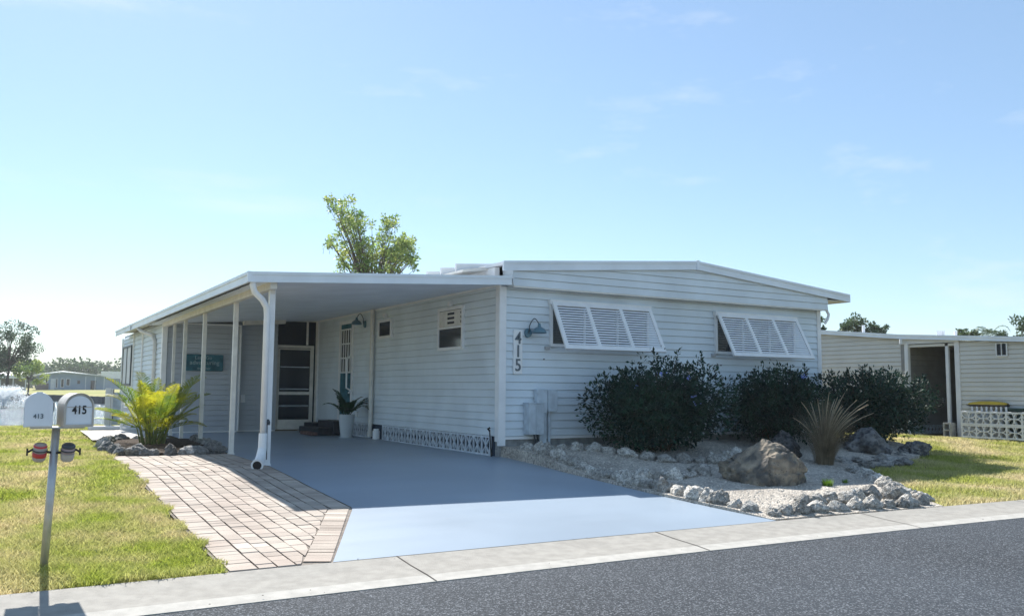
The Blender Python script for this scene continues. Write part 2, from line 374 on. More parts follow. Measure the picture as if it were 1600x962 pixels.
for i in range(len(sw)-1):
    a = Vector((*sw[i], 0)); b = Vector((*sw[i+1], 0)); swm.bar(a+Vector((0, 0, .05)), b+Vector((0, 0, .05)), .3, 1.1)
    n = int((b-a).length/2.2)
    for k in range(n):
        p = a.lerp(b, k/n); swm.box((p.x-.09, p.y-.28, -.8), (p.x+.09, p.y-.1, .62))
tag(swm.build('seawall', M['seawall']), 'dark timber seawall along the grassy far shore of the lake', 'seawall')
wt = MB(); wt.add([(-900, 34.6, -.05), (900, 34.6, -.05), (900, 240, -.05), (-900, 240, -.05)], [(0, 1, 2, 3)])
struct('water', wt, M['water'])

# road, gutter, kerb
rd = MB(); rd.add([(-200, -6, .0), (200, -6, .0), (200, 6.7, .0), (-200, 6.7, .0)], [(0, 1, 2, 3)])
struct('road', rd, M['asphalt'])
kx = [-200, -60, -20]+[-2+.5*i for i in range(37)]+[20, 60, 200]
kb = MB(); gt = MB()
for a, b in zip(kx, kx[1:]):
    ya, yb = kerbback(a), kerbback(b)
    kb.add([(a, ya-.62, .022), (b, yb-.62, .022), (b, yb-.30, .040), (a, ya-.30, .040), (b, yb, .066), (a, ya, .066), (a, ya, -.1), (b, yb, -.1)], [(0, 1, 2, 3), (3, 2, 4, 5), (5, 4, 7, 6)])
    gt.add([(a, ya-.80, .006), (b, yb-.80, .006), (b, yb-.62, .0225), (a, ya-.62, .0225), (a, ya-.80, -.05), (b, yb-.80, -.05)], [(0, 1, 2, 3), (4, 5, 1, 0)])
struct('kerb', kb, M['kerb']); struct('gutter', gt, M['gutter'])
kj = MB()
for x in (-6, -3.1, -.2, 3.05, 5.9, 9.0, 12.0, 15.0, 18.0):
    y = kerbback(x)
    kj.add([(x-.006, y-.80, .0095), (x+.006, y-.80, .0095), (x+.006, y-.62, .0265), (x-.006, y-.62, .0265), (x+.006, y-.30, .044), (x-.006, y-.30, .044), (x+.006, y, .070), (x-.006, y, .070)], [(0, 1, 2, 3), (3, 2, 4, 5), (5, 4, 6, 7)])
struct('kerb_joints', kj, M['joint'])
# painted drive under the carport
TIP = (3.45, 9.38); FOOT = (2.48, 7.165)
dr = sheet([FOOT, (5, 7.166), (7.62, 7.135), (7.52, 9), (7.5, 13.3), (7.5, 23.3), (3.5, 23.3), (3.5, 9.55), TIP], .012)
struct('driveway', dr, M['drive'])
# path slab to the side gate
struct('path', sheet([(1.75, 20.3), (3.3, 20.3), (3.3, 25.5), (1.9, 25.5)], .02), M['slab'])
# gravel bed, mounded towards the house
def zbed(y): return zg(y)+.004+.03*sstep(7.2, 7.8, y)+.14*sstep(10.3, 12.4, y)
BED = [(7.62, 7.2), (9.2, 7.15), (10.55, 7.06), (11.1, 8.0), (12.3, 9.6), (13.1, 10.25), (14.6, 10.5), (15.6, 10.9), (16.4, 11.7), (16.6, 12.6), (15.2, 13.6), (7.5, 13.6), (7.5, 9)]
bs = sheet(BED, .012, zbed, .25)
for (xa, ya), (xb, yb) in zip(BED, BED[1:]+BED[:1]):
    nseg = max(1, int(sqrt((xb-xa)**2+(yb-ya)**2)/.3))
    for k in range(nseg):
        p_ = (xa+(xb-xa)*k/nseg, ya+(yb-ya)*k/nseg); q_ = (xa+(xb-xa)*(k+1)/nseg, ya+(yb-ya)*(k+1)/nseg)
        bs.add([(*p_, zbed(p_[1])+.012), (*q_, zbed(q_[1])+.012), (*q_, zg(q_[1])-.1), (*p_, zg(p_[1])-.1)], [(0, 1, 2, 3)])
struct('gravel_bed', bs, M['gravel'])
# mulch in the palm planter
PL = [(1.72, 18.9), (1.72, 16.6), (2.1, 15.7), (3.0, 15.6), (3.5, 16.3), (3.62, 19.6), (2.9, 20.2), (2.1, 20.1)]
struct('mulch_bed', sheet(PL, .05), M['mulch'])

# pavers: one mesh, laid in courses, with joints
def pavers():
    mb = MB(); at_ = []
    struct('paver_joints', sheet([(1.62, 7.17), FOOT, TIP, (3.495, 9.55), (3.495, 15.8), (1.62, 15.8)], .006), M['sand'])
    def brick(P, g=.0035, t=.016):
        cx = sum(p[0] for p in P)/4; cy = sum(p[1] for p in P)/4
        Q = []; R_ = []
        dzr = random.uniform(-.003, .003)
        for (x, y) in P:
            d = sqrt((x-cx)**2+(y-cy)**2) or 1
            Q.append((x+(cx-x)/d*g, y+(cy-y)/d*g)); R_.append((x+(cx-x)/d*(g+.006), y+(cy-y)/d*(g+.006)))
        v = [(x, y, zg(y)-.02) for x, y in Q]+[(x, y, zg(y)+t-.006+dzr) for x, y in Q]+[(x, y, zg(y)+t+dzr) for x, y in R_]
        mb.add(v, [(8, 9, 10, 11), (0, 1, 5, 4), (1, 2, 6, 5), (2, 3, 7, 6), (3, 0, 4, 7), (4, 5, 9, 8), (5, 6, 10, 9), (6, 7, 11, 10)])
        c = random.gauss(.5, .17); at_.extend([c]*8)
    # border along the lawn (soldier course)
    y = 7.18
    while y < 15.6:
        h = .115
        brick([(1.64, y), (1.87, y), (1.87, y+h), (1.64, y+h)]); y += h
    # border along the drive
    y = 9.50
    while y < 15.4:
        h = .115; brick([(3.25, y), (3.485, y), (3.485, y+h), (3.25, y+h)]); y += h
    # border on the slanted end
    F = Vector((FOOT[0]-.01, FOOT[1]+.01)); T = Vector((TIP[0]-.01, TIP[1]+.06)); d = (T-F).normalized(); n = Vector((-d.y, d.x))*1; nn = int((T-F).length/.115)
    st = (T-F).length/nn
    for k in range(nn):
        a = F+d*(k*st); b = F+d*((k+1)*st); w_ = .235
        a2 = a+n*w_; b2 = b+n*w_
        if a2.y < 7.18: a2 = Vector((a2.x, 7.18))
        brick([tuple(a), tuple(b), tuple(b2), tuple(a2)])
    # field, courses running away from the road
    x = 1.87; ws = [.16, .16, .16, .15, .16, .15, .16, .14, .14]
    xs_ = [1.87]
    for i in range(9): xs_.append(xs_[-1]+ (3.25-1.87)/9)
    def slant_x(yy):   # left limit of the slanted border
        t = (yy-(F.y+n.y*.235))/d.y; return F.x+n.x*.235+d.x*t
    for i in range(9):
        x0, x1 = xs_[i], xs_[i+1]; y = 7.18-random.uniform(0, .15)
        while y < 15.5:
            h = random.choice([.16, .16, .23, .23, .115])
            y0, y1 = max(y, 7.18), y+h; y = y1
            if y1-y0 < .04: continue
            P = []
            lim0, lim1 = slant_x(y0), slant_x(y1)
            if y0 < T.y+.12:
                a0 = min(x1, lim0); a1 = min(x1, lim1)
                if a1 <= x0+.02: continue
                a0 = max(a0, x0+.004)
                brick([(x0, y0), (a0, y0), (a1, y1), (x0, y1)])
            else: brick([(x0, y0), (x1, y0), (x1, y1), (x0, y1)])
    o = tag(mb.build('paver_path', M['paver'], attr=at_), kind='structure')
pavers()

# ------------------------------------------------------------------ lawn blades (numpy-built)
import numpy as np
rng = np.random.default_rng(3)
def blades(name, m, polyf, x0, x1, y0, y1, dens, hmin, hmax, wid, zfn, label, patch=None):
    n = int((x1-x0)*(y1-y0)*dens); x = rng.uniform(x0, x1, n); y = rng.uniform(y0, y1, n)
    k = polyf(x, y); x, y = x[k], y[k]; n = len(x)
    z = np.interp(y, [p[0] for p in PROF], [p[1] for p in PROF]) + zfn
    h = rng.uniform(hmin, hmax, n)*(.7+.5*np.sin(x*2.1+1.3*np.sin(y*1.7))**2); th = rng.uniform(0, 2*pi, n); le = rng.uniform(.2, 1.1, n)*h; la = rng.uniform(0, 2*pi, n)
    wx, wy = np.cos(th)*wid/2, np.sin(th)*wid/2
    v = np.empty((n, 5, 3)); mxp, myp = x+np.cos(la)*le*.3, y+np.sin(la)*le*.3
    v[:, 0] = np.stack([x-wx, y-wy, z], 1); v[:, 1] = np.stack([x+wx, y+wy, z], 1)
    v[:, 2] = np.stack([mxp+wx*.8, myp+wy*.8, z+h*.6], 1); v[:, 3] = np.stack([mxp-wx*.8, myp-wy*.8, z+h*.6], 1)
    v[:, 4] = np.stack([x+np.cos(la)*le, y+np.sin(la)*le, z+h], 1)
    me = bpy.data.meshes.new(name); me.vertices.add(n*5); me.vertices.foreach_set('co', v.reshape(-1))
    b = np.arange(n)*5
    loops = np.stack([b, b+1, b+2, b+3, b+3, b+2, b+4], 1).reshape(-1)
    me.loops.add(n*7); me.loops.foreach_set('vertex_index', loops.astype(np.int32))
    ls = np.stack([np.arange(n)*7, np.arange(n)*7+4], 1).reshape(-1)
    me.polygons.add(n*2); me.polygons.foreach_set('loop_start', ls.astype(np.int32))
    me.update(calc_edges=True); me.validate()
    a = me.attributes.new('rnd', 'FLOAT', 'FACE'); a.data.foreach_set('value', np.repeat(rng.uniform(0, 1, n), 2))
    me.materials.append(m); o = bpy.data.objects.new(name, me); COL.objects.link(o)
    return tag(o, label, 'grass', kind='stuff')
def kb_np(x): 
    xx = np.clip(x, -2, 16); return 7.17-.0028*(xx-4)**2
edge = lambda x, y: (x < 1.62+.05*np.sin(y*7)+.03*np.sin(y*17)) & (y > kb_np(x)+.02+.02*np.sin(x*15))
def inpoly(x, y, P):
    r = np.zeros(len(x), bool); j = len(P)-1
    for i in range(len(P)):
        (xi, yi), (xj, yj) = P[i], P[j]
        c = ((yi > y) != (yj > y)) & (x < (xj-xi)*(y-yi)/(yj-yi+1e-12)+xi); r ^= c; j = i
    return r
notpl = lambda x, y: ~inpoly(x, y, PL)
vis = lambda x, y: x > -.35-.0*y
blades('grass', M['grass'], lambda x, y: edge(x, y) & vis(x, y), -.5, 1.75, 7.1, 11, 7000, .035, .075, .008, -.005, 'short mown grass of the front lawn left of the paver path')
blades('grass', M['grass'], lambda x, y: edge(x, y) & notpl(x, y), -.6, 1.75, 11, 20, 2600, .04, .08, .013, -.005, 'lawn grass farther back, beside the rock ringed palm planter')
blades('grass', M['grass'], lambda x, y: (y > 20) & ~((x > 1.7) & (y < 25.6)), -1.5, 5, 20, 35.1, 700, .05, .10, .03, -.005, 'lawn grass sloping down to the lake bank')
bedin = lambda x, y: ~inpoly(x, y, BED)
blades('grass', M['grass2'], lambda x, y: bedin(x, y) & (y > kb_np(x)+.02) & (y > (7.05+0*x)), 10.4, 24, 6.8, 11.2, 1500, .035, .07, .013, -.005, 'sunlit lawn grass right of the gravel bed')
blades('grass', M['grass2'], lambda x, y: bedin(x, y) & (x < 21.5), 13, 21.6, 11.2, 17, 900, .04, .08, .016, -.005, 'lawn grass running up to the beige house')

# loose pebbles on the bed
def pebbles():
    mb = MB(); a = []
    n = 0
    while n < 5200:
        x = random.uniform(7.5, 17.5); y = random.uniform(7.2, 12.9)
        if not bool(inpoly(np.array([x]), np.array([y]), BED)[0]): continue
        n += 1
        s = random.uniform(.008, .022); z = zbed(y)+.010; th = random.uniform(0, pi)
        v = []
        for k in range(5):
            t = th+2*pi*k/5; rr = s*random.uniform(.7, 1.2); v.append((x+rr*cos(t), y+rr*sin(t)*.8, z))
        v.append((x, y, z+s*random.uniform(.5, .9)))
        mb.add(v, [(k, (k+1) % 5, 5) for k in range(5)]); c = random.random(); a.extend([c]*5)
    tag(mb.build('pebbles', M['pebble'], attr=a), 'pale shell pebbles scattered over the gravel bed', 'gravel', kind='stuff')
pebbles()

# ------------------------------------------------------------------ siding
def siding(o, d, n, L_, z0, ztop, exp_=.1335, depth=.020, step=None, start=0.0):
    """clapboards: o origin (x,y), d unit direction, n outward normal, length L_, bottom z0, ztop(s) function or number"""
    zt = ztop if callable(ztop) else (lambda s: ztop)
    cols = [0, L_] if step is None else [min(L_, i*step) for i in range(int(L_/step)+2)]
    mb = MB(); zmax = max(zt(s) for s in cols); z = z0
    while z < zmax-1e-4:
        zb = z+exp_
        for s0, s1 in zip(cols, cols[1:]):
            if s1-s0 < 1e-6: continue
            t0, t1 = min(zb, zt(s0)), min(zb, zt(s1))
            if t0 <= z+1e-4 and t1 <= z+1e-4: continue
            t0, t1 = max(t0, z), max(t1, z)
            def P(s, zz, off): return (o[0]+d[0]*s+n[0]*off, o[1]+d[1]*s+n[1]*off, zz)
            off = lambda zz: depth*(1-(zz-z)/exp_)
            lip = .011; l0, l1 = min(z+lip, t0), min(z+lip, t1)
            mb.add([P(s0, z, -.014), P(s1, z, -.014), P(s1, l1, -.014), P(s0, l0, -.014), P(s1, l1, depth), P(s0, l0, depth), P(s1, t1, off(t1)*.25), P(s0, t0, off(t0)*.25), P(s1, t1, -.014), P(s0, t0, -.014)],
                   [(0, 1, 2, 3), (3, 2, 4, 5), (5, 4, 6, 7), (7, 6, 8, 9)])
        z = zb
    return mb

# ------------------------------------------------------------------ main house
HX, HY, HX2, HY2 = 7.45, 13.17, 15.48, 31.0
house = thing('mobile_home', 'pale blue grey mobile home numbered 415 with white louvred shutters over the gravel bed', 'house', (HX, HY, .38))
core = MB(); core.box((HX+.03, HY+.03, .30), (HX2-.03, HY2, 3.34))
front = siding((HX, HY), (1, 0), (0, -1), HX2-HX, .70, 3.29)
fw = front.build('front_wall', M['siding'], house); fw['label'] = 'front wall of pale blue grey lap siding'
siding((HX, HY), (0, 1), (-1, 0), 23.2-HY, .70, 3.40).build('side_wall', M['siding'], house)
siding((HX2, HY), (0, 1), (1, 0), HY2-HY, .70, 3.29).build('end_wall', M['siding'], house)
core.build('wall_core', M['siding'], house)
# gable band, proud of the wall
EX0, RX, EX1 = 7.35, 11.74, 16.18
def roofz(x): return 3.70+(4.05-3.70)*(x-EX0)/(RX-EX0) if x < RX else 4.05+(3.665-4.05)*(x-RX)/(EX1-RX)
gx0, gx1 = 7.58, 15.53
gb = siding((gx0, 12.96), (1, 0), (0, -1), gx1-gx0, 3.285, lambda s: roofz(gx0+s)-.13, exp_=.1335, step=.12)
gb.box((gx0, 12.965, 3.283), (gx1, 13.16, 3.30)); gb.box((gx1-.006, 12.965, 3.29), (gx1+.012, 13.3, 3.56)); gb.box((gx0-.012, 12.95, 3.29), (gx0, 13.3, 3.6))
gb.build('gable', M['gable'], house)
ur = MB(); ur.box((gx0, 12.945, 3.268), (gx1, 12.962, 3.296)); ur.build('gable_trim', M['offwhite'], house)
# roof with thick front fascia
rf = MB(); T_ = .05
for xa, xb in ((EX0, RX), (RX, EX1)):
    za, zb = roofz(xa)-.008, roofz(xb)-.008
    rf.hexa([(xa, 12.93, za-T_), (xb, 12.93, zb-T_), (xb, HY2+.3, zb-T_), (xa, HY2+.3, za-T_), (xa, 12.93, za), (xb, 12.93, zb), (xb, HY2+.3, zb), (xa, HY2+.3, za)])
# standing ribs running across the left roof slope, seen at the eave
roof = rf.build('roof', M['roofwhite'], house)
rb = MB()
y = 13.9
while y < 17.5:
    rb.hexa([(6.95, y, 3.60), (RX, y, 4.045), (RX, y+.05, 4.045), (6.95, y+.05, 3.60), (6.95, y, 3.74), (RX, y, 4.11), (RX, y+.05, 4.11), (6.95, y+.05, 3.74)]); y += .62
rb.build('roof_rib', M['roofwhite'], roof)
sw0 = MB(); sw0.box((7.40, 13.3, 3.30), (7.50, HY2, 3.64)); sw0.build('upper_wall', M['white'], house)
ev = MB(); ev.hexa([(6.9, 13.55, 3.55), (7.5, 13.55, 3.62), (7.5, HY2, 3.62), (6.9, HY2, 3.55), (6.9, 13.55, 3.59), (7.5, 13.55, 3.69), (7.5, HY2, 3.69), (6.9, HY2, 3.59)])
ev.build('eave', M['offwhite'], roof)
fa = MB()
def fascia(mb, p, q, h, t=.03, lip=.018, n=(0, -1)):   # vertical band from p to q (top edge), with a stepped upper drip
    for (za, zb, tt) in ((0, -.045, t+lip), (-.045, -h+.02, t), (-h+.02, -h, t+.008)):
        v = []
        for z in (zb, za):
            for (c, off) in ((p, 0), (q, 0), (q, tt), (p, tt)):
                v.append((c[0]+n[0]*off, c[1]+n[1]*off, c[2]+z))
        mb.hexa([v[3], v[2], v[1], v[0], v[7], v[6], v[5], v[4]])
fascia(fa, (EX0, 12.93, roofz(EX0)), (RX, 12.93, 4.05), .17)
fascia(fa, (RX, 12.93, 4.05), (EX1, 12.93, roofz(EX1)), .17)
fa.box((RX-.03, 12.872, 3.875), (RX+.03, 12.93, 4.063))
fa.box((EX1, 12.90, roofz(EX1)-.17), (EX1+.03, HY2+.3, roofz(EX1)))
fa.build('fascia', M['fascia'], house)
# soffit of the right overhang and the left roof end
so = MB(); so.box((gx1+.012, 12.94, 3.50), (EX1, HY2, 3.515)); so.build('soffit', M['offwhite'], house)
# corner trims and starter strips
ct = MB(); ct.box((HX-.03, HY-.04, .55), (HX+.10, HY+.02, 3.29)); ct.box((HX-.035, HY-.035, .62), (HX+.0, HY+.10, 3.38)); ct.build('corner_trim', M['white'], house)
ct = MB(); ct.box((HX2-.08, HY-.035, .62), (HX2+.03, HY+.05, 3.285)); ct.build('corner_trim', M['white'], house)
ct = MB(); ct.box((HX+.10, HY-.035, .655), (HX2-.08, HY+.0, .70)); ct.build('starter_strip', M['white'], house)
ct = MB(); ct.box((HX-.045, 23.1, .42), (HX-.005, 23.2, 3.36)); ct.build('corner_trim', M['white'], house)
# curved gutter end at right corner
ge = MB(); ge.tube([(15.52, 12.99, 3.30), (15.60, 12.99, 3.20), (15.56, 12.99, 3.10), (15.50, 13.02, 3.0)], .03, 8); ge.build('gutter_outlet', M['white'], house)
# foundation: block skirt at the front
fb = MB(); x = HX
while x < HX2:
    x2 = min(x+.40, HX2)
    for z in (.30, .49): fb.box((x+.004, HY+.02, z+.004), (x2-.004, HY+.14, min(z+.188, .655)))
    x = x2
fb.build('foundation', M['cblock'], house)
# lattice skirt along the carport
def lattice(mb, o, d, n, length, z0, z1, unit, th=.035, depth=.04, arcs=False, mid=True):
    P = lambda s, z, off=0: Vector((o[0]+d[0]*s+n[0]*off, o[1]+d[1]*s+n[1]*off, z))
    nu = max(1, round(length/unit)); u = length/nu; ref = (n[0], n[1], 0)
    def B(a, b, w_=th): mb.bar(P(*a, depth/2), P(*b, depth/2), w_, depth*random.uniform(.94, .99), ref=tuple(Vector((d[0], d[1], 0))) if False else (0, 0, 1)) if False else bar2(a, b, w_)
    def bar2(a, b, w_):
        pa, pb = P(*a), P(*b); dd = (pb-pa).normalized(); nn = Vector((n[0], n[1], 0)); s_ = dd.cross(nn).normalized()*w_/2; dp = depth*random.uniform(.93, 1.0)
        v = []
        for c in (pa, pb):
            for (i, j) in ((-1, 0), (1, 0), (1, 1), (-1, 1)): v.append(c+s_*i+nn*(dp*j))
        mb.add(v, [(0, 3, 2, 1), (4, 5, 6, 7), (0, 1, 5, 4), (1, 2, 6, 5), (2, 3, 7, 6), (3, 0, 4, 7)])
    h = z1-z0
    bar2((0, z0+th/2), (length, z0+th/2), th); bar2((0, z1-th/2), (length, z1-th/2), th)
    for i in range(nu+1): bar2((i*u, z0+.001), (i*u, z1-.001), th)
    for i in range(nu):
        a, b = i*u, (i+1)*u; m_ = (a+b)/2; zc = (z0+z1)/2
        if arcs:
            for cx_, cz in ((a, zc), (b, zc), (m_, z0), (m_, z1)):
                pass
            R_ = sqrt((u/2)**2+(h/2)**2)
            # four petals: curved bars from the centre to the corners
            for sx in (-1, 1):
                for sz in (-1, 1):
                    for bow in (-1, 1):
                        pts = []
                        for k in range(6):
                            t = k/5; px_ = m_+sx*t*u/2; pz = zc+sz*t*h/2; w__ = .19*u*sin(pi*t)*bow
                            pts.append((px_-sz*w__*.7*sx*sx*sx*1.0, pz+w__*.7*1.0*1.0 if sx*sz < 0 else pz-w__*.7) if False else (px_+w__*.7*(sz), pz-w__*.7*(sx)))
                        for p_, q_ in zip(pts, pts[1:]): bar2(p_, q_, th*.55)
        else:
            for (p_, q_) in (((a, z0), (m_, zc)), ((b, z0), (m_, zc)), ((a, z1), (m_, zc)), ((b, z1), (m_, zc)), ((m_, z0), (m_, z1))): bar2(p_, q_, th*.7)
bk = MB(); bk.box((HX+.02, HY+.1, .3), (HX+.06, 23.2, .72)); bk.build('skirt_shade_sheet', M['skirtback'], house)  # dark coloured sheet standing in for the shade behind the lattice
sk = MB(); lattice(sk, (HX, 13.45), (0, 1), (-1, 0), 4.95, .365, .70, .30, .030, .03); sk.box((HX-.035, 13.45, .34), (HX-.028, 18.4, .365)); sk.build('lattice_skirt', M['skirt'], house)
sk = MB(); lattice(sk, (HX, 19.15), (0, 1), (-1, 0), 1.65, .385, .70, .30, .030, .03); sk.build('lattice_skirt', M['skirt'], house)
sk = MB(); lattice(sk, (HX, 22.2), (0, 1), (-1, 0), .9, .385, .70, .30, .030, .03); sk.build('lattice_skirt', M['skirt'], house)
# standing white pipe on the side wall + small capped pipe
pp = MB(); pp.tube([(7.37, 19.0, .42), (7.37, 19.0, 3.33)], .05, 12); pp.tube([(7.37, 19.0, .42), (7.37, 19.0, .56)], .062, 12); pp.tube([(7.37, 19.0, .78), (7.37, 19.0, .80)], .060, 12); pp.build('drain_pipe', M['offwhite'], house, smooth=False)
pp = MB(); pp.tube([(7.33, 18.52, .39), (7.33, 18.52, .57)], .08, 14); pp.tube([(7.33, 18.52, .57), (7.33, 18.52, .62)], .062, 14); tag(pp.build('vent_stub', M['white'], house))
# windows on the side wall (frame, sash, glass)
def side_window(y0, y1, z0, z1, sash=True, shutters=False):
    fr = MB(); x0, x1 = HX-.055, HX-.005; w_ = .055
    fr.box((x0, y0, z0), (x1, y0+w_, z1)); fr.box((x0, y1-w_, z0), (x1, y1, z1)); fr.box((x0, y0+w_, z0), (x1, y1-w_, z0+w_)); fr.box((x0, y0+w_, z1-w_), (x1, y1-w_, z1))
    f = fr.build('window', M['white'], house); mark(f)
    g = MB(); g.box((x0+.02, y0+w_, z0+w_), (x0+.03, y1-w_, z1-w_)); g.build('pane', M['darkglass'], f)
    if sash:
        zc = (z0+z1)/2+.02; s_ = MB(); s_.box((x0+.004, y0+w_, zc-.02), (x0+.02, y1-w_, zc+.02)); s_.build('sash_bar', M['white'], f)
        # pale plantation shutter behind the upper pane
        b = MB(); yy0, yy1 = y0+w_+.01, y1-w_-.01
        xx = x0+.010
        zt0, zt1 = zc+.025, z1-w_-.01
        slots = [(yy0+.30, yy0+.60), (yy0-.0, yy0+.05)]
        b.box((xx, yy0+.60, zt0), (xx+.006, yy1, zt1)); b.box((xx, yy0+.05, zt0), (xx+.006, yy0+.30, zt1))
        for (ya, yb) in slots:
            b.box((xx, ya, zt0), (xx+.006, yb, zt0+.045))
            for k in range(3): b.box((xx, ya, zt0+.09+k*.085), (xx+.006, yb, min(zt1, zt0+.09+k*.085+(.042 if k < 2 else .2))))
        b.box((xx-.008, yy0+.62, zt0), (xx, yy0+.66, zt1))
        b.build('interior_blind', M['offwhite'], f)
    return f
side_window(14.50, 15.58, 2.25, 3.07)
side_window(17.96, 18.73, 2.63, 3.05, sash=False)
for y, z in ((15.02, 3.13), (18.32, 3.13)):
    s_ = MB(); s_.box((HX-.09, y-.06, z-.045), (HX-.0, y+.06, z+.045)); s_.build('light_fixture', M['white'], house, bevel=.012)
# side door with barred window
dm = MB(); dm.box((HX-.03, 20.46, .78), (HX-.002, 21.26, 3.10)); dm.build
door = dm.build('door', M['teal'], house, label='blue grey side door with a barred glass panel'); mark(door)
d_ = MB()
for a, b in (((20.38, .72), (20.46, 3.18)), ((21.26, .72), (21.36, 3.18)), ((20.46, 3.10), (21.26, 3.18))): d_.box((HX-.05, a[0], a[1]), (HX-.0, b[0], b[1]))
d_.build('door_frame', M['white'], door)
d_ = MB(); d_.box((HX-.04, 20.50, 1.90), (HX-.032, 21.16, 2.96)); d_.build('pane', M['darkglass'], door)
d_ = MB()
for k in range(5): yy = 20.50+.66*k/4; d_.box((HX-.065, yy-.016, 1.88), (HX-.045, yy+.016, 2.98))
for k in range(4): zz = 1.90+1.06*k/3; d_.box((HX-.062, 20.49, zz-.016), (HX-.042, 21.17, zz+.016))
d_.build('window_bars', M['white'], door)
d_ = MB(); d_.tube([(HX-.05, 20.44, 2.30), (HX-.16, 20.44, 2.26), (HX-.16, 20.44, 1.52), (HX-.05, 20.44, 1.46)], .022, 8); d_.tube([(HX-.05, 20.40, 1.46), (HX-.14, 20.32, 1.40)], .02, 8); d_.build('grab_rail', M['white'], door)
o_ = MB(); o_.box((HX-.05, 19.98, .84), (HX, 20.10, .96)); o_.build('outlet', M['white'], house, bevel=.01)

# barn lamps
def barn_lamp(c, out, side):
    """c wall point, out unit vector from wall, side: direction along the wall to the shade"""
    c = Vector(c); o = Vector(out); s = Vector(side); ax = 'y' if abs(o.y) > .5 else 'x'
    mb = MB(); n = 20
    b = len(mb.v)
    for k in range(n): t = 2*pi*k/n; mb.v.append(tuple(c+s*(.075*cos(t))+Vector((0, 0, .085*sin(t)))))
    for k in range(n): t = 2*pi*k/n; mb.v.append(tuple(c+o*.03+s*(.065*cos(t))+Vector((0, 0, .075*sin(t)))))
    for k in range(n): mb.f.append((k, (k+1) % n, n+(k+1) % n, n+k))
    mb.f.append(tuple(range(n, 2*n)))
    base = mb.build('wall_lamp', M['lamp'], house, smooth=False); mark(base)
    arm = MB(); p0 = c+o*.03; p1 = c+o*.05+Vector((0, 0, .12)); p4 = c+o*.17+s*.13+Vector((0, 0, .14))
    pts = [p0, c+o*.05+Vector((0, 0, .05)), p1]
    for k in range(1, 9):
        t = k/9; q = p1.lerp(p4, t)+Vector((0, 0, .12*sin(pi*t))); pts.append(q)
    pts.append(p4); pts.append(p4-Vector((0, 0, .06)))
    arm.tube(pts, .009, 8); arm.build('lamp_arm', M['darkmetal'], base, smooth=True)
    sh = MB(); cc = p4
    sh.lathe([(.022, .03), (.03, -.02), (.034, -.035), (.055, -.045), (.10, -.075), (.125, -.12), (.13, -.145), (.122, -.145), (.115, -.12), (.05, -.06), (.0, -.055)], cc, 24)
    sh.build('lamp_shade', M['lamp'], base, smooth=True)
barn_lamp((8.00, HY-.02, 2.50), (0, -1, 0), (1, 0, 0))
barn_lamp((HX-.02, 19.62, 3.02), (-1, 0, 0), (0, 1, 0))
# house number plaque
pq = MB(); pq.box((7.70, HY-.045, 1.78), (7.875, HY-.015, 2.545)); plq = pq.build('number_plaque', M['white'], house, label='white vertical plaque reading 415'); mark(plq)
for ch, z in (('4', 2.395), ('1', 2.165), ('5', 1.925)):
    text_mesh('digit', ch, M['digit'], plq, (7.787, HY-.052, z), (1, 0, 0), (0, 0, 1), .30, .006, .0025, sx=.86)
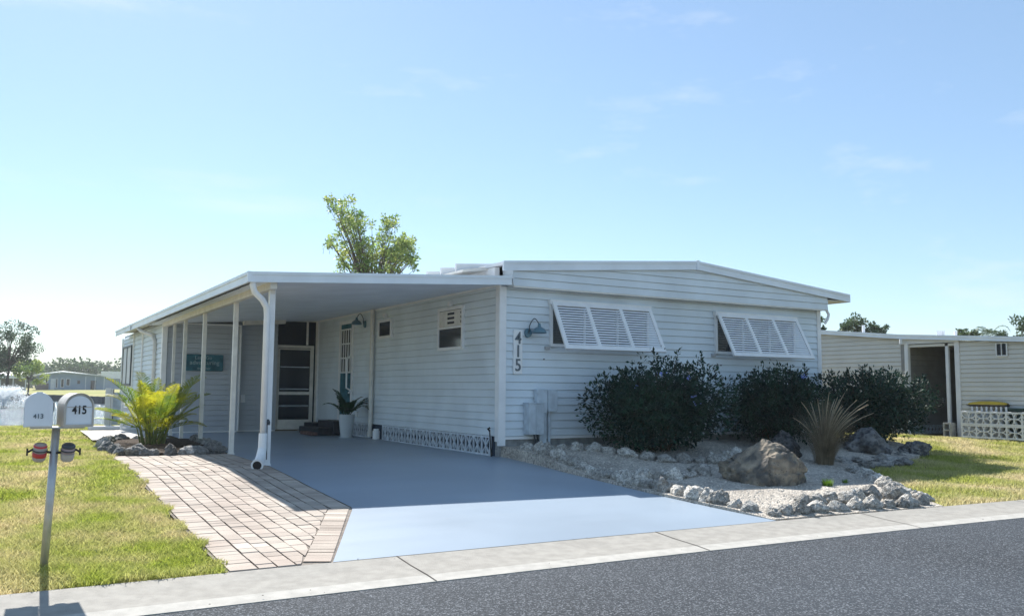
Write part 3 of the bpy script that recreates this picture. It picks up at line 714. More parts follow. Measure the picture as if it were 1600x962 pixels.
# Bahama shutters
def shutter(x0, x1, z0, z1, lab):
    # window behind
    g = MB(); g.box((x0+.03, HY-.03, z0+.04), (x1-.03, HY-.02, z1-.05)); 
    fr = MB(); y0, y1 = HY-.06, HY-.012
    fr.box((x0, y0, z0), (x0+.05, y1, z1)); fr.box((x1-.05, y0, z0), (x1, y1, z1)); fr.box((x0+.05, y0, z0), (x1-.05, y1, z0+.05)); fr.box((x0+.05, y0, z1-.06), (x1-.05, y1, z1))
    for k in (1, 2): xx = x0+(x1-x0)*k/3; fr.box((xx-.02, y0+.004, z0+.05), (xx+.02, y1-.004, z1-.06))
    f = fr.build('window', M['white'], house, label=lab[0]); mark(f); g.build('pane', M['darkglass'], f)
    hb = MB(); hb.box((x0-.03, HY-.10, z1+.0), (x1+.03, HY-.012, z1+.055)); hb.box((x0-.03, HY-.11, z1-.03), (x0+.02, HY-.012, z1)); 
    for k in range(7): hb.box((x0+.1+k*(x1-x0-.2)/6-.012, HY-.106, z1+.012), (x0+.1+k*(x1-x0-.2)/6+.012, HY-.10, z1+.034))
    # tilted frame: hinge at top, bottom swung out
    H = Vector((0, HY-.085, z1)); ang = radians(28); Ls = (z1-z0)*1.235
    dn = Vector((0, -sin(ang), -cos(ang))); ou = Vector((0, -cos(ang), sin(ang)))
    def P(x, s, o): q = H+dn*s+ou*o; return (x, q.y, q.z)
    def plank(mb, xa, xb, s0, s1, o0, o1):
        mb.hexa([P(xa, s1, o1), P(xb, s1, o1), P(xb, s1, o0), P(xa, s1, o0), P(xa, s0, o1), P(xb, s0, o1), P(xb, s0, o0), P(xa, s0, o0)])
    sf = MB(); st = .075
    for (xa, xb) in ((x0, x0+st), (x1-st, x1)): plank(sf, xa, xb, 0, Ls, 0, .035)
    for k in (1, 2): xx = x0+(x1-x0)*k/3; plank(sf, xx-st/2, xx+st/2, st, Ls-st, .001, .034)
    plank(sf, x0+st, x1-st, 0, st, .0005, .0345); plank(sf, x0+st, x1-st, Ls-st*1.1, Ls, .0005, .0345)
    s_ = sf.build('bahama_shutter', M['white'], house, label=lab[1]); mark(s_)
    hb.build('hinge_rail', M['white'], s_)
    lv = MB(); nl = 15
    for b0 in range(3):
        xa = x0+(x1-x0)*b0/3+(st if b0 == 0 else st/2); xb = x0+(x1-x0)*(b0+1)/3-(st if b0 == 2 else st/2)
        for k in range(nl):
            s0 = st+.012+(Ls-2.1*st-.02)*k/nl; pit = (Ls-2.1*st-.02)/nl
            c = H+dn*(s0+pit*.5)+ou*.017; a2 = radians(-4)      # blades tilted
            bd = (dn*cos(a2)+ou*sin(a2))
            hw = pit*.27
            p0 = c-bd*hw; p1 = c+bd*hw; t = bd.cross(Vector((1, 0, 0))).normalized()*.004
            lv.hexa([(xa, (p1+t).y, (p1+t).z), (xb, (p1+t).y, (p1+t).z), (xb, (p1-t).y, (p1-t).z), (xa, (p1-t).y, (p1-t).z),
                     (xa, (p0+t).y, (p0+t).z), (xb, (p0+t).y, (p0+t).z), (xb, (p0-t).y, (p0-t).z), (xa, (p0-t).y, (p0-t).z)])
    lv.build('louvres', M['louvre'], s_)
    for xx in (x0+.04, x1-.04):
        q = H+dn*(Ls*.97); rods = MB(); rods.tube([(xx, HY-.03, z0-.02), (xx, q.y+.02, q.z+.02)], .009, 6); rods.build('prop_arm', M['galv'], s_)
    rods = MB(); rods.box((x0-.10, HY-.05, z0-.06), (x0+.0, HY-.01, z0+.0)); rods.build('wall_bracket', M['galv'], s_)
shutter(8.45, 10.69, 2.28, 3.06, ('window behind the shutter nearer the house number', 'white louvred shutter propped open beside the wall lamp'))
shutter(12.40, 14.68, 2.26, 3.05, ('window behind the shutter farther from the house number', 'white louvred shutter propped open near the right end of the front wall'))
# meter boxes on the front wall
ub = MB(); ub.box((7.92, HY-.22, .74), (8.22, HY-.02, 1.27)); ub.box((7.905, HY-.235, 1.27), (8.235, HY-.015, 1.285)); ub.box((8.05, HY-.232, .75), (8.062, HY-.222, 1.26)); b1 = ub.build('meter_box', M['box'], house, bevel=.008, label='lower left utility box with a centre seam')
ub = MB(); ub.box((8.13, HY-.14, 1.10), (8.34, HY-.02, 1.52)); ub.box((8.19, HY-.12, .42), (8.34, HY-.03, 1.10)); ub.build('meter_box', M['box'], house, bevel=.008, label='tall narrow utility panel behind the lower box')
ub = MB(); ub.box((8.345, HY-.17, 1.13), (8.53, HY-.02, 1.51)); ub.box((8.53, HY-.10, 1.24), (8.545, HY-.06, 1.33)); ub.build('meter_box', M['box'], house, bevel=.008, label='small breaker box above the vertical conduit')
ub = MB(); ub.tube([(8.41, HY-.08, .40), (8.41, HY-.08, 1.13)], .028, 10); ub.build('conduit', M['box'], house)
ub = MB(); ub.tube([(8.08, HY-.12, .74), (8.10, HY-.12, .60), (8.03, HY-.14, .45)], .014, 8); ub.tube([(8.14, HY-.12, .74), (8.17, HY-.12, .62), (8.13, HY-.14, .45)], .02, 8); ub.build('cable', M['darkmetal'], house)
for (x, z) in ((8.33, 2.05), (12.42, 2.03), (12.55, 2.03), (14.2, 2.0)):
    hk = MB(); hk.tube([(x, HY-.01, z), (x, HY-.05, z)], .01, 6); hk.build('hook', M['darkmetal'], house)

# ------------------------------------------------------------------ carport
cp = thing('carport', 'white metal carport over the blue driveway on slim posts', 'carport', (3.5, 12.9, .3))
CX0, CX1, CY0, CY1 = 3.09, 7.55, 12.86, 29.6
czt = lambda x: 3.185+(3.445-3.185)*(x-CX0)/(CX1-CX0)
ch = .155
# ribbed ceiling panels running across
cm = MB(); y = CY0+.05; k = 0
while y < 23.6:
    y1 = y+.15; d0 = .0
    za, zb = czt(CX0)-.135, czt(7.5)-.115
    cm.add([(CX0+.1, y, za), (7.5, y, zb), (7.5, y1-.018, zb), (CX0+.1, y1-.018, za), (7.5, y1-.009, zb+.014), (CX0+.1, y1-.009, za+.014), (7.5, y1, zb), (CX0+.1, y1, za)], [(0, 3, 2, 1), (3, 5, 4, 2), (5, 7, 6, 4)])
    y = y1
cm.build('ceiling', M['ceil'], cp)
rm = MB(); rm.hexa([(CX0, CY0, czt(CX0)-.04), (CX1, CY0, czt(CX1)-.04), (CX1, CY1, czt(CX1)-.04), (CX0, CY1, czt(CX0)-.04), (CX0, CY0, czt(CX0)-.006), (CX1, CY0, czt(CX1)-.006), (CX1, CY1, czt(CX1)-.006), (CX0, CY1, czt(CX0)-.006)])
rm.build('roof', M['roofwhite'], cp)
fm = MB(); fascia(fm, (CX0, CY0, czt(CX0)), (CX1-.07, CY0, czt(CX1-.07)), ch)
fascia(fm, (CX0, CY1, czt(CX0)+.03), (CX0, CY0, czt(CX0)), ch, n=(-1, 0))
fm.box((CX0-.05, 25.9, czt(CX0)-.15), (CX0-.055+.0, 26.2, czt(CX0)+.03))
fm.box((CX0-.052, CY0-.052, czt(CX0)-ch), (CX0+.004, CY0+.004, czt(CX0)+.002))
fm.build('fascia', M['fascia'], cp)
# edge beam under the roof, and far wall trim line
bm_ = MB(); bm_.box((3.40, CY0+.06, czt(3.4)-.24), (3.50, 22.7, czt(3.4)-.137)); bm_.build('beam', M['offwhite'], cp)
bm_ = MB(); bm_.hexa([(HX-.03, CY0+.35, czt(HX)-.15), (HX-.017, CY0+.35, czt(HX)-.15), (HX-.017, 23.2, czt(HX)-.15), (HX-.03, 23.2, czt(HX)-.15), (HX-.03, CY0+.35, czt(HX)-.117), (HX-.017, CY0+.35, czt(HX)-.117), (HX-.017, 23.2, czt(HX)-.117), (HX-.03, 23.2, czt(HX)-.117)]); bm_.build('wall_channel', M['white'], cp)
bm_ = MB(); bm_.hexa([(5.28, 22.45, 3.08), (6.33, 22.45, 3.16), (6.33, 22.62, 3.16), (5.28, 22.62, 3.08), (5.28, 22.45, 3.26), (6.36, 22.45, 3.30), (6.36, 22.62, 3.30), (5.28, 22.62, 3.26)]); bm_.build('header_beam', M['offwhite'], cp)
for (py_, s) in ((13.16, .085), (15.45, .075), (18.1, .07), (20.2, .07), (21.55, .06)):
    pm = MB(); x0 = 3.46; zb = zg(py_)+.01; zt_ = czt(3.46)-.235
    pm.box((x0, py_, zb), (x0+s, py_+s, zt_)); pm.box((x0-.012, py_-.012, zb), (x0+s+.012, py_+s+.012, zb+.02))
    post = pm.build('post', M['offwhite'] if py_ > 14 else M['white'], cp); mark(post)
    bt = MB(); bt.box((x0+.01, py_-.012, zt_-.06), (x0+s-.01, py_+s+.012, zt_+.07)); bt.build('bracket', M['offwhite'], post)
# downspouts
ds = MB(); X, Y = 3.2, 12.93
pts = [(3.14, 12.90, 3.07), (3.14, 12.90, 2.98), (3.17, 12.92, 2.90), (3.30, 12.98, 2.80), (3.38, 13.04, 2.70), (3.40, 13.06, 2.60), (3.40, 13.06, .80)]
ds.tube(pts, .047, 12)
dsp = ds.build('downspout', M['white'], cp, smooth=True); mark(dsp)
e0, e1, e2, e3, e4 = Vector((3.40, 13.06, .84)), Vector((3.395, 13.05, .62)), Vector((3.36, 12.98, .50)), Vector((3.31, 12.88, .43)), Vector((3.25, 12.74, .405))
el = MB(); el.tube([e0, e1, e2, e3, e4], [.060, .063, .070, .074, .076], 16, cap=False)
ed = (e4-e3).normalized(); el.tube([e4-ed*.02, e4+ed*.01], [.088, .088], 16, cap=True); el.build('downspout_elbow', M['white'], dsp, smooth=False)
ei = MB(); ei.tube([e4+ed*.011, e4+ed*.013], [.062, .062], 16); ei.build('downspout_shade_disc', M['black'], dsp)  # black disc over the closed end, painting in the shade inside the pipe
cl = MB(); cl.bar((3.50, 13.12, .98), (3.46, 13.04, 1.02), .03, .05); cl.tube([(3.47, 13.11, 1.0), (3.48, 13.12, .45)], .008, 6); cl.build('clamp', M['darkmetal'], cp)
ds = MB(); ds.tube([(3.12, 24.9, 3.04), (3.16, 24.7, 2.96), (3.38, 24.2, 2.84), (3.40, 23.9, 2.65), (3.40, 23.9, .5)], .05, 10); tag(ds.build('downspout', M['offwhite'], cp, smooth=True))

# ------------------------------------------------------------------ shed / utility room and screened entry at the back of the carport
shed = thing('utility_room', 'grey sided utility room closing the back of the carport', 'shed', (3.45, 22.8, .38))
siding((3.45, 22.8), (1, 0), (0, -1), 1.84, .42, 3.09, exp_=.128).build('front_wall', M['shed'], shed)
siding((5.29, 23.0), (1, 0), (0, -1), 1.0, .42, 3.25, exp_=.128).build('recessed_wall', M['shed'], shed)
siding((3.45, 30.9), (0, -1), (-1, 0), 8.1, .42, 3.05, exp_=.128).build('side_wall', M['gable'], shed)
cr_ = MB(); cr_.box((3.47, 22.83, .3), (5.27, 30.9, 3.12)); cr_.box((5.27, 23.03, .3), (6.27, 24.2, 3.24)); cr_.build('wall_core', M['shed'], shed)
tm = MB(); tm.box((3.41, 22.755, .42), (3.52, 22.80, 3.09)); tm.box((3.405, 22.77, .42), (3.45, 22.90, 3.09)); tm.box((5.26, 22.755, .42), (5.30, 23.0, 3.09)); tm.box((3.52, 22.77, 3.06), (5.26, 22.785, 3.09)); tm.box((3.52, 22.775, .39), (5.26, 22.80, .425)); tm.box((5.30, 22.97, .39), (6.28, 23.0, .425)); tm.build('corner_trim', M['white'], shed)
tm = MB()
for y in (26.3, 28.2, 30.86): tm.box((3.405, y, .42), (3.44, y+.09, 3.05))
tm.build('trim_board', M['white'], shed)
wn = MB()
for a, b in (((28.5, 1.6), (28.56, 2.7)), ((30.44, 1.6), (30.5, 2.7)), ((29.47, 1.6), (29.53, 2.7))): wn.box((3.39, a[0], a[1]), (3.435, b[0], b[1]))
wn.box((3.39, 28.5, 2.7), (3.435, 30.5, 2.76)); wn.box((3.39, 28.5, 1.54), (3.435, 30.5, 1.6))
wf = wn.build('window', M['darkmetal'], shed); mark(wf)
wn = MB(); wn.box((3.41, 28.56, 1.6), (3.42, 30.44, 2.7)); wn.build('pane', M['roofwhite'], wf)
sw_ = MB(); sw_.box((5.38, 22.965, 1.13), (5.49, 22.99, 1.33)); sw_.box((5.41, 22.955, 1.17), (5.46, 22.965, 1.22)); sw_.build('outlet', M['white'], shed)
# entry wall with screen door
en = thing('screened_entry', 'screened entry with white framed door between the utility room and the house', 'entry', (6.8, 23.2, .38))
e = MB(); e.box((6.28, 23.15, 2.66), (7.12, 23.18, 3.30)); e.box((7.14, 23.15, .42), (7.40, 23.18, 3.30)); e.build('dark_panel', M['screen'], en)
e = MB(); e.box((6.28, 23.19, .40), (7.42, 23.22, 3.36)); e.build('back_panel', M['screen'], en)
e = MB(); e.box((6.24, 23.12, 3.28), (7.42, 23.15, 3.33)); e.box((7.10, 23.12, 2.66), (7.15, 23.15, 3.28)); e.box((7.36, 23.12, .42), (7.42, 23.15, 3.28)); e.build('trim', M['offwhite'], en)
d2 = MB()
x0, x1, z0, z1 = 6.28, 7.30, .42, 2.64
d2.box((x0, 23.08, z0), (x0+.07, 23.14, z1)); d2.box((x1-.07, 23.08, z0), (x1, 23.14, z1)); d2.box((x0+.07, 23.085, z1-.07), (x1-.07, 23.14, z1))
d2.box((x0+.10, 23.06, z0+.0), (x1-.10, 23.10, .68)); d2.box((x0+.10, 23.06, 1.33), (x1-.10, 23.10, 1.41))
d2.box((x0+.075, 23.06, z0), (x0+.10, 23.10, z1-.09)); d2.box((x1-.10, 23.06, z0), (x1-.075, 23.10, z1-.09)); d2.box((x0+.10, 23.06, z1-.12), (x1-.10, 23.10, z1-.09))
dd = d2.build('screen_door', M['offwhite'], en, bevel=.004); mark(dd)
d2 = MB(); d2.box((x0+.10, 23.075, .68), (x1-.10, 23.08, 1.33)); d2.box((x0+.10, 23.075, 1.41), (x1-.10, 23.08, z1-.12)); d2.build('screen_mesh', M['darkglass'], dd)
for za in (2.05, 1.03, 1.47): d2 = MB(); d2.box((x0+.12, 23.062, za), (x1-.12, 23.074, za+.022)); d2.build('cross_bar', M['box'], dd)
# sign on the utility room
sg = MB(); sg.box((3.97, 22.72, 1.91), (4.86, 22.775, 2.32)); sgn = sg.build('wall_sign', M['teal'], bevel=.02); tag(sgn, 'teal wooden sign with pale lettering on the grey utility room wall', 'sign'); mark(sgn)
text_mesh('lettering', 'Let\'s Go', M['tealtxt'], sgn, (4.38, 22.715, 2.235), (1, 0, 0), (0, 0, 1), .12, .002)
text_mesh('lettering', 'adventuring', M['tealtxt'], sgn, (4.41, 22.715, 2.115), (1, 0, 0), (0, 0, 1), .15, .002)
text_mesh('lettering', 'together', M['tealtxt'], sgn, (4.40, 22.715, 1.975), (1, 0, 0), (0, 0, 1), .09, .002)

# ------------------------------------------------------------------ leaves
def leaf_mesh(name, m, pts, size, parent, aspect=.45, up=.3, bend=.2, label=None):
    """pts: list of (pos, outward dir)"""
    n = len(pts); V = np.empty((n, 4, 3)); R_ = rng.normal(size=(n, 3)); P_ = np.array([tuple(p[0]) for p in pts]); O_ = np.array([tuple(p[1]) for p in pts])
    d = O_+R_*.75; d[:, 2] += up*rng.uniform(-.3, 1, n); d /= np.linalg.norm(d, axis=1, keepdims=True)
    s = np.cross(d, rng.normal(size=(n, 3))); s /= np.linalg.norm(s, axis=1, keepdims=True)
    L_ = (size*rng.uniform(.6, 1.3, n))[:, None]
    nn = np.cross(d, s)
    V[:, 0] = P_; V[:, 1] = P_+d*L_*.5+s*L_*aspect/2+nn*L_*bend*.3; V[:, 2] = P_+d*L_-nn*L_*bend*.2; V[:, 3] = P_+d*L_*.5-s*L_*aspect/2+nn*L_*bend*.3
    me = bpy.data.meshes.new(name); me.vertices.add(n*4); me.vertices.foreach_set('co', V.reshape(-1))
    b = np.arange(n)*4; lp = np.stack([b, b+1, b+2, b, b+2, b+3], 1).reshape(-1)
    me.loops.add(n*6); me.loops.foreach_set('vertex_index', lp.astype(np.int32)); me.polygons.add(n*2); me.polygons.foreach_set('loop_start', (np.arange(n*2)*3).astype(np.int32))
    me.update(calc_edges=True); a = me.attributes.new('rnd', 'FLOAT', 'FACE'); a.data.foreach_set('value', np.repeat(rng.uniform(0, 1, n), 2))
    me.materials.append(m); o = bpy.data.objects.new(name, me); COL.objects.link(o)
    if parent: o.parent = parent; o.matrix_parent_inverse = parent.matrix_world.inverted()
    if label: o['label'] = label
    return o
def shrub(loc, rx, ry, h, n, label, seed, group, flowers=0, white=0, lobes=9):
    random.seed(seed); t = thing('shrub', label, 'shrub', loc, group); L0 = Vector(loc)
    # lobes: clumps making an uneven outline
    lb = []
    for k in range(lobes):
        a = 2*pi*k/lobes+random.uniform(-.3, .3); rr = random.uniform(.35, .7)
        lb.append((Vector((cos(a)*rx*rr, sin(a)*ry*rr, h*random.uniform(.32, .62))), random.uniform(.36, .55)))
    lb.append((Vector((0, 0, h*.55)), .62)); lb.append((Vector((rx*.25, 0, h*.6)), .5)); lb.append((Vector((-rx*.3, 0, h*.5)), .52))
    pts = []
    while len(pts) < n:
        c, s = random.choice(lb); d = Vector((random.gauss(0, 1), random.gauss(0, 1), random.gauss(0, 1))).normalized()
        r_ = random.random()**.45
        p = c+Vector((d.x*rx*s*1.05, d.y*ry*s*1.05, d.z*h*s*.85))*r_
        nz_ = noise.noise(p*2.6+Vector((seed, 0, 0)))
        if nz_ < -.28 and r_ > .6: continue
        p += d*max(0, nz_)*.22
        if p.z < .03: p.z = random.uniform(.03, .25)
        pts.append((L0+p, d))
    # shoots sticking out of the outline
    tw = MB()
    for k in range(int(26*rx)):
        c, s = random.choice(lb); d = Vector((random.gauss(0, .7), random.gauss(0, .6), random.uniform(.3, 1.2))).normalized()
        p = c+Vector((d.x*rx*s, d.y*ry*s, d.z*h*s*.8)); l = random.uniform(.10, .32); q = p+(d+Vector((0, 0, .4))).normalized()*l
        tw.tube([L0+p*.8, L0+p, L0+q], [.005, .004, .002], 4)
        for j in range(int(10+l*50)):
            u_ = random.random(); pts.append((L0+p.lerp(q, u_)+Vector((random.gauss(0, .012), random.gauss(0, .012), 0)), (q-p).normalized()+Vector((random.gauss(0, .8), random.gauss(0, .8), .1))))
    for k in range(14):
        a = random.uniform(0, 2*pi); q = Vector((cos(a)*rx*.6, sin(a)*ry*.6, h*random.uniform(.4, .8)))
        tw.tube([L0+Vector((cos(a)*.12, sin(a)*.1, -.05)), L0+q*.5+Vector((0, 0, .1)), L0+q], [.02, .014, .006], 5)
    leaf_mesh('foliage', M['bush'], pts, .082, t, .42); tw.build('branches', M['twig'], t)
    def blooms(nm, m, cnt, s0):
        for k in range(cnt):
            fm_ = MB()
            c, s = random.choice(lb); d = Vector((random.uniform(-1, .6), -random.uniform(.4, 1), random.uniform(-.1, .9))).normalized()
            p = L0+c+Vector((d.x*rx*s, d.y*ry*s, d.z*h*s*.85))*1.12
            for j in range(9):
                q = p+Vector((random.gauss(0, s0), random.gauss(0, s0), random.gauss(0, s0*.7))); a = random.uniform(0, 2*pi); r_ = s0*.55
                fm_.add([q+Vector((cos(a+2*pi*i/5)*r_, random.uniform(-.3, .3)*r_, sin(a+2*pi*i/5)*r_)) for i in range(5)], [(0, 1, 2, 3, 4)])
            fm_.build(nm, m, t)
    blooms('blossom_cluster', M['blueflower'], flowers, .03); blooms('seed_head', M['whiteflower'], white, .016)
    return t
G_ = 'dark shrubs along the front wall'
shrub((10.05, 12.05, .44), 1.30, .92, 1.58, 21000, 'large dark green shrub with a few blue blossoms next to the utility boxes', 11, G_, flowers=5, white=4, lobes=11)
shrub((13.05, 12.2, .44), 1.15, .85, 1.55, 15000, 'dark green shrub under the farther louvred shutter, the middle of three', 23, G_, flowers=2, white=2)
shrub((16.0, 12.2, .38), 1.65, 1.0, 1.62, 20000, 'broad very dark shrub past the house corner with small white flecks', 37, G_, white=14, lobes=11)

# ------------------------------------------------------------------ rocks
def rock_mesh(name, seed, m, sub=3, amp=.28, pit=.10, f=1.6):
    import bmesh
    bm = bmesh.new(); bmesh.ops.create_icosphere(bm, subdivisions=sub, radius=1)
    S = Vector((seed*7.31, seed*3.17, seed*1.7))
    for v in bm.verts:
        d = v.co.normalized(); r_ = 1+amp*noise.noise(d*f+S)*2+amp*.5*noise.noise(d*f*2.7+S)*2
        cell = noise.cell(d*1.6+S); r_ += .09*(cell-.5)
        vo = noise.voronoi(d*4.2+S)[0][0]; r_ -= pit*max(0, .42-vo)*2.0
        r_ += .05*noise.noise(d*9+S)
        v.co = d*r_
    for k in range(7):                                   # broken faces
        n_ = Vector((noise.random_unit_vector())) if False else Vector((sin(seed*5.1+k*2.3), cos(seed*3.7+k*1.9), sin(seed*1.3+k*3.1))).normalized(); h_ = .80+.06*sin(seed+k)
        for v in bm.verts:
            e = v.co.dot(n_)-h_
            if e > 0: v.co -= n_*e*.88
    # flattened facets
    me = bpy.data.meshes.new(name); bm.to_mesh(me); bm.free(); me.materials.append(m)
    me.polygons.foreach_set('use_smooth', [True]*len(me.polygons)); return me
RK = [rock_mesh('coral_rock', i, M['coral'], 4, .17, .05) for i in range(12)]
RG = [rock_mesh('garden_rock', i+20, M['greyrock'], 4, .22, .08) for i in range(6)]
def rock(meshes, p, s, label, group, name='rock', flat=.72):
    o = bpy.data.objects.new(name, random.choice(meshes)); COL.objects.link(o)
    o.location = p; o.rotation_euler = (random.uniform(-.3, .3), random.uniform(-.3, .3), random.uniform(0, 2*pi)); o.scale = (s*random.uniform(.85, 1.2), s*random.uniform(.75, 1.05), s*flat*random.uniform(.8, 1.3))
    return tag(o, label, 'rock', group)
random.seed(5)
ORD = ['first', 'second', 'third', 'fourth', 'fifth', 'sixth', 'seventh', 'eighth', 'ninth', 'tenth', 'eleventh', 'twelfth', 'thirteenth', 'fourteenth', 'fifteenth', 'sixteenth', 'seventeenth', 'eighteenth', 'nineteenth', 'twentieth']+['twenty-'+k for k in ('first', 'second', 'third', 'fourth', 'fifth', 'sixth', 'seventh', 'eighth', 'ninth')]+['thirtieth']+['thirty-'+k for k in ('first', 'second', 'third', 'fourth', 'fifth', 'sixth', 'seventh', 'eighth', 'ninth')]+['fortieth']
def rock_row(path, size, lab, grp, meshes, zf, jit=.02, gap=2.05, lift=.3, flat=.75):
    n_ = 0
    for (a, b) in zip(path, path[1:]):
        a = Vector(a); b = Vector(b); d = (b-a).normalized(); L_ = (b-a).length; s = 0
        while s < L_:
            r_ = random.uniform(*size); p = a+d*(s+r_*.8)+Vector((random.gauss(0, jit), random.gauss(0, jit)))
            rock(meshes, (p.x, p.y, zf(p.y)+r_*lift), r_, lab % ORD[min(n_, 39)], grp, flat=flat); s += r_*gap; n_ += 1
ZB = lambda y: zbed(y)-.01
rock_row([(7.74, 12.85), (7.68, 11.4), (7.68, 9.2), (7.74, 7.75)], (.10, .165), 'pitted coral rock edging the blue driveway, %s from the house corner', 'coral rocks along the driveway edge', RK, lambda y: zbed(y)-.02, flat=.85, gap=1.75)
rock_row([(7.74, 7.40), (8.9, 7.36), (10.0, 7.26), (10.45, 7.22)], (.09, .15), 'pale coral rock in the kerb wall, %s from its driveway end', 'coral rocks along the kerb', RK, zg, lift=.28, flat=.85)
rock_row([(8.5, 7.62), (9.4, 7.56), (10.3, 7.5)], (.10, .165), 'coral rock in the second row behind the kerb, %s from the left', 'second row of coral rocks by the kerb', RK, lambda y: zg(y)+.05, lift=.45, gap=2.0, flat=.85)
rock_row([(10.65, 7.35), (10.95, 8.05), (11.9, 9.25), (12.3, 9.9)], (.10, .165), 'pale coral rock bordering the right lawn, %s from the kerb', 'coral rocks along the right lawn', RK, zg, gap=1.7)
rock_row([(8.05, 12.75), (8.7, 12.3), (9.4, 11.25), (10.4, 11.05), (11.2, 11.3)], (.11, .18), 'small coral rock before the shrubs, %s from the utility boxes', 'inner row of coral rocks', RK, ZB, lift=.3)
rock_row([(7.95, 10.1), (8.6, 10.0), (9.2, 10.15), (9.6, 10.5)], (.10, .17), 'coral rock in the row to the big boulder, %s from the driveway', 'coral rocks leading to the boulder', RK, ZB, gap=1.8)
rock_row([(12.6, 10.15), (13.4, 10.1), (14.4, 10.3)], (.09, .18), 'flat grey rock, %s from the left in the front line by the lawn shade', 'flat rocks by the lawn', RG, zg, lift=.25, flat=.5, jit=.1)
rock_row([(12.9, 10.6), (14.0, 10.7), (15.2, 10.8), (15.9, 11.2)], (.10, .20), 'flat grey rock, %s from the left in the rear line by the lawn shade', 'flat rocks by the lawn', RG, zg, lift=.25, flat=.5, jit=.12)
rock_row([(1.78, 18.6), (1.70, 17.0), (1.80, 16.2), (2.2, 15.68), (2.9, 15.6), (3.35, 15.95), (3.50, 16.5)], (.11, .19), 'rounded grey rock ringing the palm planter in front, %s from the left', 'grey rocks ringing the palm planter', RG, zg, gap=1.95)
rock_row([(3.55, 17.2), (3.6, 19.2)], (.10, .16), 'grey rock on the driveway side of the palm planter, %s from the front', 'grey rocks on the planter driveway side', RG, zg, gap=2.6)
rock_row([(1.85, 18.8), (2.2, 19.9), (3.0, 20.1)], (.10, .15), 'grey rock at the back of the palm planter ring, %s from the left', 'grey rocks at the planter back', RG, zg, gap=2.4)
# boulders
def boulder(seed, m, c, sc, rot, label, tweak=None, sub=5, amp=.18, pit=.06):
    me = rock_mesh('boulder', seed, m, sub, amp, pit, 1.15)
    if tweak:
        for v in me.vertices: v.co = tweak(v.co)
    o = bpy.data.objects.new('boulder', me); COL.objects.link(o); o.location = c; o.scale = sc; o.rotation_euler = (0, 0, rot); return tag(o, label, 'boulder')
def tw1(c):
    c = c.copy()
    if c.z > 0:
        k = min(1, c.z)
        if c.x < -.05: c.z *= max(.3, 1-.36*min(1, (-.05-c.x)/.85))      # long left shoulder
        c.x = c.x*(1-.04*k)+.06*k; c.y *= 1-.12*k; c.z = c.z**.85*.92
    if c.z < -.25: c.z = -.25
    c.z += .05*noise.noise(c*4)+.03*noise.noise(c*11); c.x += .03*noise.noise(c*7+Vector((5, 0, 0)))
    return c
boulder(4, M['boulder'], (9.80, 9.40, .26), (.62, .54, .62), -.50, 'big brown grey boulder with a rounded peak on the pale gravel', tw1, 6, .10, .02)
boulder(52, M['darkrock'], (12.35, 11.35, .45), (.42, .32, .34), .2, 'dark boulder in shade left of the dry grass clump')
boulder(57, M['darkrock'], (14.75, 11.45, .42), (.58, .42, .42), .1, 'broad dark boulder in shade right of the dry grass clump')
boulder(63, M['darkrock'], (15.75, 11.1, .38), (.32, .25, .2), .1, 'low dark rock at the foot of the rightmost shrub')
# flagstones by the corner and a white stone
fl = MB(); fl.box((7.62, 12.78, .37), (8.12, 13.1, .45)); tag(fl.build('stone_block', M['cblock'], bevel=.015), 'lower flat stone block at the house corner beside the driveway', 'stone')
fl = MB(); fl.box((7.60, 12.85, .452), (8.02, 13.12, .53)); tag(fl.build('stone_block', M['kerb'], bevel=.015), 'upper flat pale stone block stacked at the house corner', 'stone')
o = rock(RK, (8.08, 12.88, .52), .10, 'bright white pointed stone under the utility boxes', None, flat=.9); o.data = o.data.copy(); o.data.materials.clear(); o.data.materials.append(M['white'])
# black stake leaning at the corner
st_ = MB(); st_.tube([(7.36, 13.28, .36), (7.335, 13.30, .80)], .012, 8); st_.tube([(7.335, 13.30, .80), (7.30, 13.30, .835), (7.34, 13.30, .85)], .02, 8); tag(st_.build('stake', M['black']), 'thin black stake leaning against the white corner trim', 'stake')

# weeds on the gravel
def tuft(x, y, n, h, label, m, z):
    t = MB(); a = []
    for k in range(n):
        th = random.uniform(0, 2*pi); r_ = random.uniform(0, h*.7); bx_, by_ = x+cos(th)*r_, y+sin(th)*r_; l = h*random.uniform(.6, 1.2); o1 = th+random.gauss(0, .4); w_ = .006
        t.add([(bx_-w_*sin(o1), by_+w_*cos(o1), z), (bx_+w_*sin(o1), by_-w_*cos(o1), z), (bx_+cos(o1)*l*.5, by_+sin(o1)*l*.5, z+l)], [(0, 1, 2)]); a.append(random.random())
    return tag(t.build('weed', m, attr=a), label, 'weed')
M['weed'] = leafmat('weed_leaf', (.09, .20, .02), (.16, .27, .03), .4)
tuft(10.35, 8.72, 160, .10, 'bright green weed tuft growing on the gravel in front of the boulder', M['weed'], zbed(8.72)+.01)
tuft(10.9, 8.85, 50, .06, 'tiny green weed on the gravel near the right rock row', M['weed'], zbed(8.85)+.01)
tuft(10.45, 9.25, 50, .06, 'small dark weed at the right foot of the boulder', M['weed'], zbed(9.4)+.01)

